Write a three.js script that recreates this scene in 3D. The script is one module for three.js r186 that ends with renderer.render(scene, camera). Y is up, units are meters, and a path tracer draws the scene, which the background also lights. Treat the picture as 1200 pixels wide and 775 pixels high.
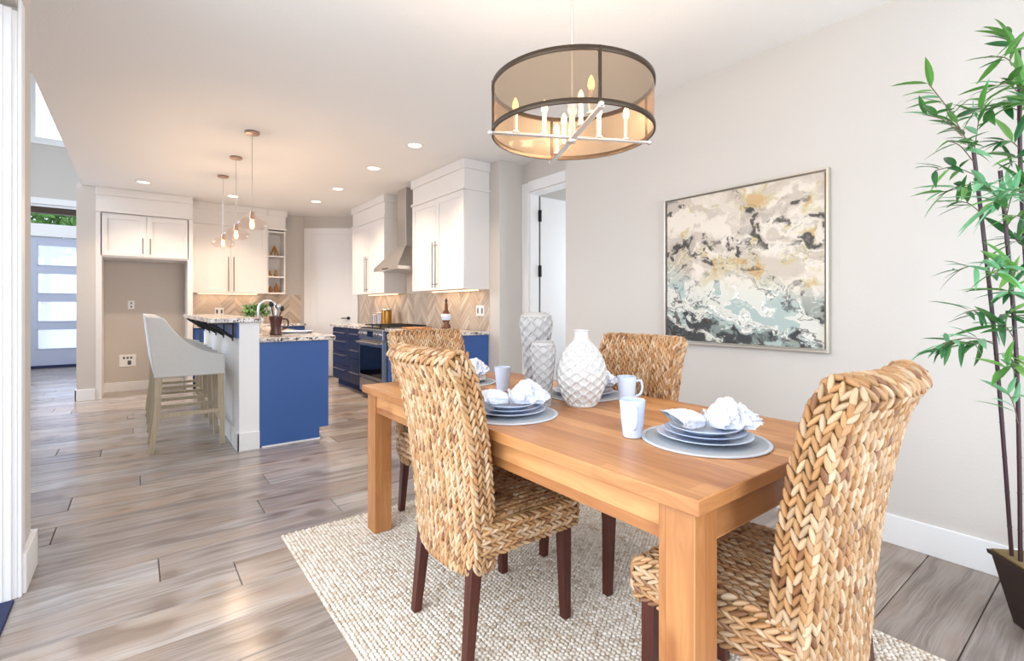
import * as THREE from 'three';
import { RoundedBoxGeometry } from 'three/addons/geometries/RoundedBoxGeometry.js';
import { mergeGeometries } from 'three/addons/utils/BufferGeometryUtils.js';
import { RectAreaLightUniformsLib } from 'three/addons/lights/RectAreaLightUniformsLib.js';

// ------------------------------------------------------------------ camera, sky, daylight, exposure
const scene = new THREE.Scene();
const FOCAL = 570.6, HORIZON = 360, EYE = 1.19, CEIL = 2.74;
const YAW = Math.atan(440 / 570.6), SY = Math.sin(YAW), CY = Math.cos(YAW);
const camera = new THREE.PerspectiveCamera(2 * Math.atan(387.5 / FOCAL) * 180 / Math.PI, 1200 / 775, 0.02, 120);
camera.position.set(0, EYE, 0);
camera.lookAt(SY, EYE, -CY);
camera.setViewOffset(1200, 775, 0, 387.5 - HORIZON, 1200, 775);
const renderer = new THREE.WebGLRenderer({ antialias: true });
renderer.toneMapping = THREE.LinearToneMapping;
renderer.toneMappingExposure = 1.0;
renderer.shadowMap.enabled = true;
RectAreaLightUniformsLib.init();
scene.background = new THREE.Color(2.3, 2.5, 2.75);          // bright overcast sky
// daylight entering through the window behind the camera and the patio opening beside it
function daylight(name, w, h, x, y, z, tx, ty, tz, power) {
  const l = new THREE.RectAreaLight(new THREE.Color(0.80, 0.91, 1.0), power, w, h);
  l.name = name; l.position.set(x, y, z); l.lookAt(tx, ty, tz); scene.add(l); return l;
}
daylight('window_daylight', 2.5, 2.1, 1.5, 1.4, 1.36, 1.5, 1.4, -3, 3.6);
daylight('patio_daylight', 2.7, 2.2, -0.36, 1.25, -0.85, 3, 1.25, -0.85, 3.2);
daylight('added_entry_light', 4.5, 3.6, -3.17, 3.1, -8.5, 0, 2.0, -8.5, 5.2);  // added light at the unseen side window, brightens the entry
daylight('added_hall_room_light', 0.95, 1.35, 5.05, 1.6, -3.4, 3, 1.6, -3.4, 6);  // added light in the unseen room, brightens the open hall door
const WARM = new THREE.Color(1.0, 0.72, 0.46);

// ------------------------------------------------------------------ helpers
let seed = 12345;
const rnd = () => { seed = (seed * 1664525 + 1013904223) >>> 0; return seed / 4294967296; };
const rr = (a, b) => a + (b - a) * rnd();
const pick = (a) => a[Math.floor(rnd() * a.length)];
const taken = {};
function numbered(n) { taken[n] = (taken[n] ?? -1) + 1; return taken[n] ? n + '_' + String(taken[n]).padStart(3, '0') : n; }
const V = (x, y, z) => new THREE.Vector3(x, y, z);
/** point seen at pixel (px, py) at forward distance t */
function at(px, py, t) {
  const u = (px - 600) / FOCAL, v = (HORIZON - py) / FOCAL;
  return V(t * (SY + u * CY), EYE + t * v, t * (-CY + u * SY));
}
function clean(g) {
  const o = g.index ? g.toNonIndexed() : g;
  for (const k of Object.keys(o.attributes)) if (!['position', 'normal', 'uv'].includes(k)) o.deleteAttribute(k);
  if (!o.attributes.normal) o.computeVertexNormals();
  if (!o.attributes.uv) o.setAttribute('uv', new THREE.BufferAttribute(new Float32Array(o.attributes.position.count * 2), 2));
  o.morphAttributes = {};
  return o;
}
const join = (gs) => { gs = [].concat(gs).map(clean); return gs.length === 1 ? gs[0] : mergeGeometries(gs); };
/** uv in metres: u along the grain axis, v along the other axis that lies in the face */
function uvm(g, grain = 'x', ou = 0, ov = 0) {
  g = clean(g);
  const p = g.attributes.position, n = g.attributes.normal, uv = g.attributes.uv;
  const ax = { x: 0, y: 1, z: 2 }[grain];
  for (let i = 0; i < p.count; i++) {
    const P = [p.getX(i), p.getY(i), p.getZ(i)], N = [Math.abs(n.getX(i)), Math.abs(n.getY(i)), Math.abs(n.getZ(i))];
    const d = N.indexOf(Math.max(...N));
    let a = ax; if (d === ax) a = (ax + 1) % 3;
    const b = [0, 1, 2].find((k) => k !== a && k !== d);
    uv.setXY(i, P[a] + ou, P[b] + ov);
  }
  return g;
}
function bx(x0, x1, y0, y1, z0, z1, r = 0) {
  const w = Math.abs(x1 - x0), h = Math.abs(y1 - y0), d = Math.abs(z1 - z0);
  const g = r ? new RoundedBoxGeometry(w, h, d, 1, Math.min(r, w / 2.01, h / 2.01, d / 2.01)) : new THREE.BoxGeometry(w, h, d);
  g.translate((x0 + x1) / 2, (y0 + y1) / 2, (z0 + z1) / 2);
  return uvm(g);
}
const cyl = (r0, r1, h, x, y, z, seg = 20) => clean(new THREE.CylinderGeometry(r1, r0, h, seg).translate(x, y + h / 2, z));
const lathe = (pts, seg = 32) => clean(new THREE.LatheGeometry(pts.map(([r, y]) => new THREE.Vector2(r, y)), seg));
const tube = (pts, r, seg = 24, rad = 8, closed = false) => clean(new THREE.TubeGeometry(new THREE.CatmullRomCurve3(pts.map((p) => p.isVector3 ? p : V(...p)), closed), seg, r, rad, closed));
function bar(a, b, r, seg = 10) {
  const A = a.isVector3 ? a : V(...a), B = b.isVector3 ? b : V(...b), d = B.clone().sub(A);
  const g = new THREE.CylinderGeometry(r, r, d.length(), seg);
  g.applyQuaternion(new THREE.Quaternion().setFromUnitVectors(V(0, 1, 0), d.normalize())).translate((A.x + B.x) / 2, (A.y + B.y) / 2, (A.z + B.z) / 2);
  return clean(g);
}
/** a square bar that tapers from half-width h0 at a to h1 at b */
function taper(a, b, h0, h1, h0z = h0, h1z = h1) {
  const c = [[-1, -1], [1, -1], [1, 1], [-1, 1]], P = [];
  for (const [p, hx, hz] of [[a, h0, h0z], [b, h1, h1z]]) for (const [i, k] of c) P.push([p[0] + i * hx, p[1], p[2] + k * hz]);
  const q = (i, j, k, l) => [...P[i], ...P[j], ...P[k], ...P[i], ...P[k], ...P[l]];
  const up = b[1] > a[1];
  const F = [[0, 1, 2, 3], [7, 6, 5, 4], [1, 0, 4, 5], [2, 1, 5, 6], [3, 2, 6, 7], [0, 3, 7, 4]].map((f) => up ? f : f.reverse());
  const g = new THREE.BufferGeometry();
  g.setAttribute('position', new THREE.Float32BufferAttribute(F.flatMap((f) => q(...f)), 3));
  g.computeVertexNormals();
  return uvm(g, 'y');
}
function extrude(pts, depth, bevel = 0, curveSeg = 8) {
  const s = pts instanceof THREE.Shape ? pts : new THREE.Shape(pts.map(([x, y]) => new THREE.Vector2(x, y)));
  return clean(new THREE.ExtrudeGeometry(s, { depth, bevelEnabled: bevel > 0, bevelSize: bevel, bevelThickness: bevel, bevelSegments: 2, curveSegments: curveSeg }));
}
function mesh(name, geos, m, parent) {
  const o = new THREE.Mesh(join(geos), m); o.name = parent && parent !== scene ? name : numbered(name);
  o.castShadow = o.receiveShadow = true; (parent ?? scene).add(o); return o;
}
function tag(o, label, category, group) { Object.assign(o.userData, { label, category }); if (group) o.userData.group = group; return o; }
function thing(name, label, category, [x, y, z] = [0, 0, 0], turn = 0, group) {
  const o = new THREE.Group(); o.name = numbered(name); o.position.set(x, y, z); o.rotation.y = turn; scene.add(o);
  return tag(o, label, category, group);
}
function struct(name, geos, m, label, category) {
  const o = mesh(name, geos, m); o.userData.kind = 'structure'; return tag(o, label, category);
}
function structGroup(name, label, category) { const o = thing(name, label, category); o.userData.kind = 'structure'; return o; }
function copy(root, [x, y, z], turn, label, group) {
  const c = root.clone(); c.userData = { ...root.userData }; c.name = numbered(root.name.replace(/_\d{3}$/, '')); c.position.set(x, y, z); c.rotation.y = turn;
  scene.add(c); if (label) c.userData.label = label; if (group) c.userData.group = group; return c;
}

// ------------------------------------------------------------------ noise and textures
const HS = new Float32Array(65536); { let s = 99; for (let i = 0; i < 65536; i++) { s = (s * 1664525 + 1013904223) >>> 0; HS[i] = s / 4294967296; } }
const hash = (x, y) => HS[((x * 374761393 + y * 668265263) >>> 5) & 65535];
/** value noise that repeats every px, py cells */
function vn(x, y, px = 4096, py = 4096) {
  const i = Math.floor(x), j = Math.floor(y), f = x - i, g = y - j, a = f * f * (3 - 2 * f), b = g * g * (3 - 2 * g);
  const m = (v, n) => ((v % n) + n) % n, i0 = m(i, px), i1 = m(i + 1, px), j0 = m(j, py), j1 = m(j + 1, py);
  const t = hash(i0, j0), u = hash(i1, j0), v = hash(i0, j1), w = hash(i1, j1);
  return t + (u - t) * a + (v - t) * b + (t - u - v + w) * a * b;
}
function fbm(x, y, o = 4, px = 4096, py = 4096) { let s = 0, a = 0.5, n = 0; for (let k = 0; k < o; k++) { s += a * vn(x, y, px, py); n += a; a /= 2; x *= 2; y *= 2; px *= 2; py *= 2; } return s / n; }
const mix = (a, b, t) => a.map((v, i) => v + (b[i] - v) * t);
const sm = (a, b, x) => { const t = Math.min(1, Math.max(0, (x - a) / (b - a))); return t * t * (3 - 2 * t); };
function texture(w, h, fn, srgb = true, rx = 1, ry = 1) {
  const d = new Uint8Array(w * h * 4);
  for (let j = 0; j < h; j++) for (let i = 0; i < w; i++) { const c = fn(i / w, j / h); const k = (j * w + i) * 4; d[k] = c[0]; d[k + 1] = c[1]; d[k + 2] = c[2]; d[k + 3] = 255; }
  const t = new THREE.DataTexture(d, w, h, THREE.RGBAFormat);
  t.wrapS = t.wrapT = THREE.RepeatWrapping; t.magFilter = THREE.LinearFilter; t.minFilter = THREE.LinearMipmapLinearFilter; t.generateMipmaps = true;
  if (srgb) t.colorSpace = THREE.SRGBColorSpace; t.repeat.set(rx, ry); t.needsUpdate = true; return t;
}
const grey = (v) => [v, v, v];
// floor boards: 4 m along the grain by 1 m across
function boardGrain(u, v) {
  const warp = fbm(u * 10, v * 6, 3, 10, 6);
  const fine = fbm(u * 24, v * 220 + warp * 10, 3, 24, 4096);
  const streak = fbm(u * 6, v * 26 + warp * 5, 4, 6, 4096);
  const cloud = fbm(u * 9 + 3, v * 7 + 1, 4, 9, 7);
  const ring = 0.5 + 0.5 * Math.sin((v * 34 + fbm(u * 4, v * 4 + 7, 3, 4, 4) * 9) * 3.2);
  const kn = Math.pow(vn(u * 22 + 5, v * 9 + 2, 22, 9), 9);
  return { g: 0.28 * fine + 0.36 * streak + 0.32 * cloud + 0.04 * ring, kn, cloud };
}
const boardTex = texture(2048, 1024, (u, v) => {
  const { g, kn, cloud } = boardGrain(u, v);
  let c = mix([138, 128, 122], [182, 176, 172], sm(0.30, 0.64, g));
  c = mix(c, [158, 134, 116], 0.4 * sm(0.5, 0.75, cloud));
  return mix(c, [112, 94, 82], Math.min(0.5, kn * 1.1));
}, true, 0.25, 1);
const boardBump = texture(1024, 512, (u, v) => grey(255 * boardGrain(u, v).g), false, 0.25, 1);
// honey acacia staves: 2 m along by 1 m across
const staveTex = texture(1024, 1024, (u, v) => {
  const row = Math.floor(v * 14), cell = row * 31 + Math.floor(u * 2 + hash(row, 5) * 7) % 2;
  const tone = hash(cell, row + 17);
  const w = fbm(u * 8, v * 10, 3, 8, 10), f = fbm(u * 14, v * 160 + w * 8, 3, 14, 4096), s = fbm(u * 5, v * 40 + w * 6 + row * 3.3, 3, 5, 4096);
  let c = mix([150, 98, 58], [220, 170, 119], 0.25 * f + 0.40 * s + 0.55 * tone - 0.08);
  c = mix(c, [120, 66, 34], 0.5 * Math.pow(vn(u * 18, v * 15 + 3, 18, 15), 8));
  const e = Math.abs(((v * 14) % 1) - 0.5); if (e > 0.485) c = mix(c, [110, 66, 36], 0.35);
  return c;
}, true, 0.5, 1);
const darkWoodTex = texture(256, 256, (u, v) => mix([52, 22, 16], [98, 42, 30], fbm(u * 4, v * 40, 4, 4, 40)), true, 2, 4);
const paleWoodTex = texture(256, 256, (u, v) => mix([172, 154, 126], [210, 194, 166], fbm(u * 4, v * 40, 4, 4, 40)), true, 2, 4);
const plasterBump = texture(512, 512, (u, v) => grey(255 * fbm(u * 90, v * 90, 3, 90, 90)), false, 1, 1);
const graniteTex = texture(512, 512, (u, v) => {
  const a = fbm(u * 14, v * 14, 4, 14, 14), b = vn(u * 70, v * 70, 70, 70), c2 = vn(u * 40 + 9, v * 40, 40, 40);
  let c = mix([236, 230, 224], [178, 170, 166], sm(0.45, 0.7, a));
  if (c2 > 0.74) c = [120, 96, 82]; if (b > 0.80) c = [44, 42, 48]; return c;
}, true, 1.4, 1.4);
const linenTex = texture(256, 256, (u, v) => { const w = 0.5 + 0.25 * Math.sin(u * 2 * Math.PI * 64) + 0.25 * Math.sin(v * 2 * Math.PI * 64); return mix([208, 207, 203], [226, 225, 221], 0.6 * w + 0.4 * fbm(u * 30, v * 30, 2, 30, 30)); }, true, 5, 5);
const matTex = texture(256, 256, (u, v) => { const w = 0.5 + 0.5 * Math.sin(u * 2 * Math.PI * 50) * Math.sin(v * 2 * Math.PI * 50); return mix([150, 155, 162], [196, 200, 206], w); }, true, 4, 4);
const matBump = texture(256, 256, (u, v) => grey(127 + 127 * Math.sin(u * 2 * Math.PI * 50) * Math.sin(v * 2 * Math.PI * 50)), false, 4, 4);
const brushedTex = texture(256, 256, (u, v) => grey(90 + 90 * fbm(u * 3, v * 128, 3, 3, 128)), false, 1, 1);
// poured abstract painting, one metre square
const artTex = texture(1024, 1024, (u, v0) => {
  const v = v0;                              // v = 0 at the bottom edge
  const x = u * 5, y = v * 5, ca = Math.cos(0.42), sa = Math.sin(0.42), al = x * ca - y * sa, ac = x * sa + y * ca;
  const q1 = fbm(x * 0.8 + 3.1, y * 0.8 + 1.7, 6), q2 = fbm(x * 0.8 + 8.3, y * 0.8 + 4.2, 6), q3 = fbm(x * 3 + 1.3, y * 3 + 9.1, 5) - 0.5;
  const sx = al * 0.62 + 2.2 * q1 + 0.8 * q3, sy = ac * 1.5 + 2.4 * q2 + 0.9 * q3;
  const r1 = fbm(sx, sy, 7), r2 = fbm(sx * 1.7 + 11, sy * 1.7 + 5, 7), r3 = fbm(x * 2.2 + 2 * q2 + q3, y * 2.2 + 2 * q1, 7);
  const low = sm(0.5, 0.28, v + 0.22 * (u - 0.5) + 0.22 * (q1 - 0.5));
  let c = mix([220, 210, 196], [196, 183, 168], sm(0.4, 0.65, r2));
  c = mix(c, [170, 158, 146], 0.7 * sm(0.53, 0.66, r1));
  c = mix(c, [190, 176, 130], 0.6 * sm(0.56, 0.68, r3) * (1 - low * 0.7));
  c = mix(c, [196, 150, 96], 0.6 * sm(0.66, 0.74, r3) * (1 - low));
  c = mix(c, [206, 210, 202], 0.6 * low);
  c = mix(c, [146, 172, 170], 0.6 * low * sm(0.5, 0.62, r2));
  c = mix(c, [112, 122, 114], 0.7 * low * sm(0.57, 0.66, r1));
  const vein = Math.abs(r1 - 0.5), vein2 = Math.abs(r2 - 0.52);
  c = mix(c, [52, 48, 46], (0.22 + 0.33 * low) * sm(0.025, 0.0, vein) * sm(0.36, 0.6, r3 + 0.2 * low));
  c = mix(c, [40, 40, 42], 0.8 * sm(0.575, 0.66, r1) * sm(0.47, 0.60, r3 + 0.05 * low));
  c = mix(c, [246, 244, 240], 0.75 * low * sm(0.028, 0.0, vein2));
  c = mix(c, [48, 42, 38], 0.75 * sm(0.62, 0.7, fbm(x * 4.2 + 4 * q1, y * 4.2, 5)) * sm(0.45, 0.58, r1));
  return c;
});

// ------------------------------------------------------------------ materials
const std = (o) => new THREE.MeshStandardMaterial(o), phy = (o) => new THREE.MeshPhysicalMaterial(o);
const M = {
  wall: std({ color: '#cfc8c1', roughness: 0.9, bumpMap: plasterBump, bumpScale: 0.0006 }),
  ceiling: std({ color: '#f1efed', roughness: 0.95, bumpMap: plasterBump, bumpScale: 0.0008 }),
  trim: std({ color: '#f1f0f0', roughness: 0.45 }),
  cabinet: std({ color: '#e8e4e0', roughness: 0.4 }),
  blue: std({ color: '#3a5f9f', roughness: 0.45 }),
  shadedBlue: std({ color: '#28314f', roughness: 0.4 }),  // the cabinet blue again, with the shade on the drawers put into the colour
  subfloor: std({ color: '#4a4038', roughness: 0.9 }),
  boards: ['#ffffff', '#f3e9e0', '#e6e0dd', '#f8f2ec', '#dcd3cc', '#ece6e2'].map((c) => std({ color: c, map: boardTex, roughness: 0.2, bumpMap: boardBump, bumpScale: 0.0004 })),
  stave: std({ color: '#fff3e4', map: staveTex, roughness: 0.36 }),
  darkWood: std({ map: darkWoodTex, roughness: 0.35 }),
  paleWood: std({ map: paleWoodTex, roughness: 0.5 }),
  granite: std({ map: graniteTex, roughness: 0.15 }),
  steel: std({ color: '#c9c6c2', metalness: 1, roughness: 0.28, bumpMap: brushedTex, bumpScale: 0.0002 }),
  handle: std({ color: '#8d8884', metalness: 1, roughness: 0.35 }),
  chrome: std({ color: '#d8d8d8', metalness: 1, roughness: 0.12 }),
  nickel: std({ color: '#e2ddd8', metalness: 0.9, roughness: 0.3 }),
  bronze: std({ color: '#4a3c30', metalness: 0.7, roughness: 0.4 }),
  copper: std({ color: '#c4a594', metalness: 1, roughness: 0.3 }),
  black: std({ color: '#191a1c', roughness: 0.45 }),
  glassBlack: std({ color: '#0b0b0d', roughness: 0.06 }),
  linen: std({ map: linenTex, roughness: 0.95 }),
  strand: std({ color: '#ffffff', vertexColors: true, roughness: 0.42 }),
  weaveCore: std({ color: '#b28a58', roughness: 0.9 }),
  rugBase: std({ color: '#b7a28a', roughness: 1 }),
  rugLoop: std({ color: '#ffffff', roughness: 0.95 }),
  mat: std({ map: matTex, roughness: 0.8, bumpMap: matBump, bumpScale: 0.0012 }),
  matRim: std({ color: '#c3c7cf', roughness: 0.8 }),
  plate: std({ color: '#cfdaed', roughness: 0.16 }),
  plateBlue: std({ color: '#b6c5df', roughness: 0.16 }),
  mug: std({ color: '#c6d0e2', roughness: 0.2 }),
  napkin: std({ color: '#dcdfe8', roughness: 0.7, side: THREE.DoubleSide }),
  vase: std({ color: '#cbc7c3', roughness: 0.55 }),
  vaseGrey: std({ color: '#a9a4a1', roughness: 0.55 }),
  glass: phy({ color: '#faf3ef', transmission: 1, roughness: 0.02, ior: 1.5, thickness: 0, side: THREE.DoubleSide }),
  pane: phy({ color: '#f4f8ff', transmission: 1, roughness: 0.0, ior: 1.3, thickness: 0, side: THREE.DoubleSide }),
  frosted: phy({ color: '#eef2ff', transmission: 0.95, roughness: 0.75, ior: 1.4, thickness: 0, side: THREE.DoubleSide }),
  shadeMesh: phy({ color: '#c2ad97', transmission: 0.8, roughness: 0.06, ior: 1.1, thickness: 0, side: THREE.DoubleSide }),
  bulb: std({ color: '#fff0d8', emissive: '#ffc27a', emissiveIntensity: 4, roughness: 0.3 }),
  lens: std({ color: '#fff6e8', emissive: '#fff0dc', emissiveIntensity: 3, roughness: 0.5 }),
  strip: std({ color: '#fff0dc', emissive: '#ffdcae', emissiveIntensity: 2, roughness: 0.5 }),
  tiles: ['#d2bfab', '#c4b09c', '#dacab8', '#b9a898', '#cdbba8'].map((c) => std({ color: c, roughness: 0.3 })),
  grout: std({ color: '#d8cdbf', roughness: 0.9 }),
  plastic: std({ color: '#f4f4f4', roughness: 0.35 }),
  slot: std({ color: '#555a60', roughness: 0.5 }),
  pot: std({ color: '#2a1c19', roughness: 0.3 }),
  soil: std({ color: '#7d6a45', roughness: 1 }),
  stem: std({ color: '#3a2028', roughness: 0.35 }),
  twig: std({ color: '#6d5a44', roughness: 0.6 }),
  leaves: ['#3f7a35', '#5c9440', '#2f6a38', '#86b862', '#7fbd8c'].map((c) => phy({ color: c, roughness: 0.42, transmission: 0.25, thickness: 0, side: THREE.DoubleSide })),  // last green is paler: highlight on the front leaves put into its colour
  treeLeaves: std({ color: '#5f8a3c', roughness: 0.8, side: THREE.DoubleSide }),
  silver: std({ color: '#cfc8bd', metalness: 0.75, roughness: 0.35 }),
  canvasEdge: std({ color: '#cfc4b4', roughness: 0.9 }),
  art: std({ map: artTex, roughness: 0.6 }),
  ground: std({ color: '#b9b5ae', roughness: 0.95 }),
  navy: std({ color: '#1f2a52', roughness: 0.7 }),
  doorPaint: std({ color: '#bcc1d4', roughness: 0.4 }),
  amber: phy({ color: '#c98b4a', transmission: 0.6, roughness: 0.1, thickness: 0 }),
  amberGlass: std({ color: '#6b4022', roughness: 0.15 }),
  jar: std({ color: '#4a2420', roughness: 0.25 }),
  bronzeGold: std({ color: '#b0813e', metalness: 0.8, roughness: 0.3 }),
  canister: std({ color: '#b9b2b4', metalness: 0.85, roughness: 0.3 }),
};

// ------------------------------------------------------------------ the setting: floor of boards
{
  const floor = struct('floor', bx(-3.3, 3.5, -0.2, -0.012, -13.2, 1.5), M.subfloor, 'wide grey brown wood plank floor running through dining room, kitchen and entry', 'floor');
  const P0 = -2.848, PITCH = 0.2465, cache = {};
  const anchors = { 0: 0.082, 1: 0.36, [-5]: -0.318, [-6]: 0.02 };
  const board = (len, k) => {
    const key = Math.round(len * 1000) + '_' + k; if (cache[key]) return cache[key];
    const g = 0.0015, c = 0.003, x0 = g, x1 = len - g, z0 = g, z1 = PITCH - g, b = -0.012;
    const T = [[x0 + c, 0, z0 + c], [x1 - c, 0, z0 + c], [x1 - c, 0, z1 - c], [x0 + c, 0, z1 - c]], E = [[x0, -c, z0], [x1, -c, z0], [x1, -c, z1], [x0, -c, z1]], B = E.map(([x, , z]) => [x, b, z]);
    const q = (p, q2, r, s) => [...p, ...r, ...q2, ...p, ...s, ...r], a = [...q(...T)];
    for (let i = 0; i < 4; i++) { const j = (i + 1) % 4; a.push(...q(E[i], E[j], T[j], T[i]), ...q(B[i], B[j], E[j], E[i])); }
    const G = new THREE.BufferGeometry(); G.setAttribute('position', new THREE.Float32BufferAttribute(a, 3)); G.computeVertexNormals();
    return cache[key] = uvm(G, 'x', rnd() * 4, Math.floor(rnd() * 4) * 0.25);
  };
  const lens = [2.0, 2.5, 3.0];
  for (let r = -42; r <= 17; r++) {
    const z = P0 + r * PITCH;                    // board spans z .. z + PITCH
    if (z < -13.15 || z > 1.4) continue;
    const zm = z + PITCH / 2;
    const lo = zm > -2.9 ? -0.55 : -3.2, hi = zm < -8.95 ? -0.5 : zm < -4.0 ? 3.05 : zm < -3.1 ? 3.4 : 3.05;
    let x = anchors[r] !== undefined ? anchors[r] - 1.9 * 2 : lo - rr(0, 1.6);
    let n = 0;
    while (x < hi) {
      const L = anchors[r] !== undefined && n < 2 ? 1.9 : pick(lens); n++;
      let a = x, b = x + L; x = b;
      a = Math.max(a, lo); b = Math.min(b, hi); if (b - a < 0.05) continue;
      const o = new THREE.Mesh(board(b - a, Math.floor(rnd() * 3)), pick(M.boards)); o.name = 'plank'; o.receiveShadow = o.castShadow = true;
      o.position.set(a, 0, z); floor.add(o);
    }
  }
}
// ------------------------------------------------------------------ walls and ceilings
const RX = 3.02, BACK = -8.8, FRONT = 1.4, FZ = -13.1, TOP = 5.8;
struct('ceiling', [bx(-0.548, 3.6, CEIL, CEIL + 0.15, -8.92, FRONT + 0.12)], M.ceiling, 'smooth white ceiling over dining room and kitchen', 'ceiling');
struct('ceiling_entry', [bx(-3.32, -0.43, TOP, TOP + 0.15, FZ - 0.12, -2.79)], M.ceiling, 'high white ceiling over the tall entry', 'ceiling');
struct('wall_right', [bx(RX, RX + 0.44, 0, CEIL, -3.135, -3.0), bx(RX, RX + 0.12, 0, CEIL, -3.0, FRONT + 0.12)], M.wall, 'greige painted dining room wall that carries the abstract painting', 'wall');
struct('wall_hall', [bx(3.34, 3.46, 0, CEIL, -4.25, -4.03), bx(3.34, 3.46, 2.42, CEIL, -4.03, -3.135)], M.wall, 'greige recessed wall around the open white hall door', 'wall');
struct('wall_kitchen', [bx(RX, RX + 0.12, 0, CEIL, -8.92, -4.25), bx(RX, RX + 0.44, 0, CEIL, -4.25, -4.13)], M.wall, 'greige kitchen wall behind the range and the hood', 'wall');
struct('wall_back', [bx(-0.42, RX + 0.12, 0, CEIL, BACK - 0.12, BACK)], M.wall, 'greige kitchen wall behind the refrigerator alcove and sink cabinets', 'wall');
struct('wall_entry_side', [bx(-0.6, -0.416, 0, CEIL, FZ, -8.2), bx(-0.56, -0.43, CEIL + 0.15, TOP, FZ, -2.79), bx(-0.6, -0.43, CEIL, CEIL + 0.15, FZ, -8.92)], M.wall, 'pale wall end between the entry and the refrigerator alcove', 'wall');
struct('wall_front', [
  bx(-3.32, -1.78, 0, TOP, FZ - 0.12, FZ), bx(-0.72, -0.43, 0, TOP, FZ - 0.12, FZ), bx(-1.78, -0.72, 2.60, 2.74, FZ - 0.12, FZ),
  bx(-1.78, -0.72, 3.20, 4.42, FZ - 0.12, FZ), bx(-1.78, -0.72, 5.72, TOP, FZ - 0.12, FZ)], M.wall, 'greige tall entry wall around the front door', 'wall');
struct('wall_entry_left', [bx(-3.32, -3.2, 0, TOP, FZ, -10.8), bx(-3.32, -3.2, 0, TOP, -6.2, -2.79), bx(-3.32, -3.2, 0, 1.2, -10.8, -6.2), bx(-3.32, -3.2, 5.0, TOP, -10.8, -6.2)], M.wall, 'greige far side wall of the entry', 'wall');
struct('wall_left', [
  bx(-0.505, -0.385, 0, 2.745, -3.12, -2.83), bx(-3.2, -0.505, 0, TOP, -3.12, -2.99), bx(-0.505, -0.43, 2.745, TOP, -3.12, -2.83),
  bx(-0.505, -0.385, 2.42, 2.74, -2.83, 0.75), bx(-0.505, -0.385, 0, 2.74, 0.75, FRONT)], M.wall, 'wall end at the white cased opening to the patio', 'wall');
struct('wall_rear', [bx(-0.505, 0.2, 0, CEIL, FRONT, FRONT + 0.12), bx(2.8, RX, 0, CEIL, FRONT, FRONT + 0.12), bx(0.2, 2.8, 0, 0.3, FRONT, FRONT + 0.12), bx(0.2, 2.8, 2.5, CEIL, FRONT, FRONT + 0.12)], M.wall, 'greige dining room wall around the large window', 'wall');
// room beyond the hall door
struct('wall_hall_room', [bx(3.46, 5.2, 0, CEIL, -4.62, -4.5), bx(3.46, 5.2, 0, CEIL, -2.42, -2.3), bx(5.08, 5.2, 0, 0.9, -4.5, -2.42), bx(5.08, 5.2, 2.3, CEIL, -4.5, -2.42), bx(5.08, 5.2, 0.9, 2.3, -4.5, -3.9), bx(5.08, 5.2, 0.9, 2.3, -2.9, -2.42), bx(3.46, 3.58, 0, CEIL, -4.5, -4.25), bx(3.46, 3.58, 0, CEIL, -3.1, -2.42)], M.wall, 'pale walls of the small room behind the hall door', 'wall');
struct('ceiling_hall_room', bx(3.46, 5.2, CEIL, CEIL + 0.12, -4.62, -2.3), M.ceiling, 'ceiling of the small room behind the hall door', 'ceiling');
struct('floor_hall_room', bx(3.41, 5.2, -0.12, 0, -4.62, -2.3), M.boards[2], 'plank floor of the small room behind the hall door', 'floor');
// pantry corner, turned 37.6 degrees
const PA = V(2.23, 0, -8.79), PB = V(3.03, 0, -8.17);
{
  const len = PA.distanceTo(PB), mid = PA.clone().add(PB).multiplyScalar(0.5), ang = -Math.atan2(PB.z - PA.z, PB.x - PA.x);
  const w = struct('wall_pantry', bx(-len / 2 - 0.1, len / 2 + 0.1, 0, CEIL, -0.12, -0.03), M.wall, 'tan angled corner wall around the pantry door', 'wall');
  w.position.copy(mid); w.rotation.y = ang;
  const d = structGroup('door_1', 'white single panel pantry door in the angled kitchen corner', 'door'); d.position.copy(mid); d.rotation.y = ang;
  const dw = 0.36, hh = 2.44;
  mesh('casing', [bx(-dw - 0.1, -dw, 0, hh + 0.1, -0.03, 0.0, 0.003), bx(dw, dw + 0.1, 0, hh + 0.1, -0.03, 0.0, 0.003), bx(-dw, dw, hh, hh + 0.1, -0.03, 0.0, 0.003)], M.trim, d);
  mesh('slab', [bx(-dw, -dw + 0.11, 0.01, hh, -0.03, -0.012, 0.002), bx(dw - 0.11, dw, 0.01, hh, -0.03, -0.012, 0.002), bx(-dw + 0.11, dw - 0.11, hh - 0.12, hh, -0.03, -0.012, 0.002), bx(-dw + 0.11, dw - 0.11, 0.01, 0.2, -0.03, -0.012, 0.002)], M.trim, d);
  mesh('panel', bx(-dw + 0.11, dw - 0.11, 0.2, hh - 0.12, -0.03, -0.022), M.trim, d);
  const k = mesh('door_handle', [cyl(0.027, 0.027, 0.015, 0, 0, 0).rotateX(Math.PI / 2).translate(dw - 0.06, 1.0, -0.012), bar([dw - 0.06, 1.0, 0.02], [dw - 0.17, 1.0, 0.03], 0.009), bar([dw - 0.06, 1, -0.01], [dw - 0.06, 1, 0.03], 0.01)], M.black, d);
  k.userData.label = 'black lever handle';
}
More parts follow.
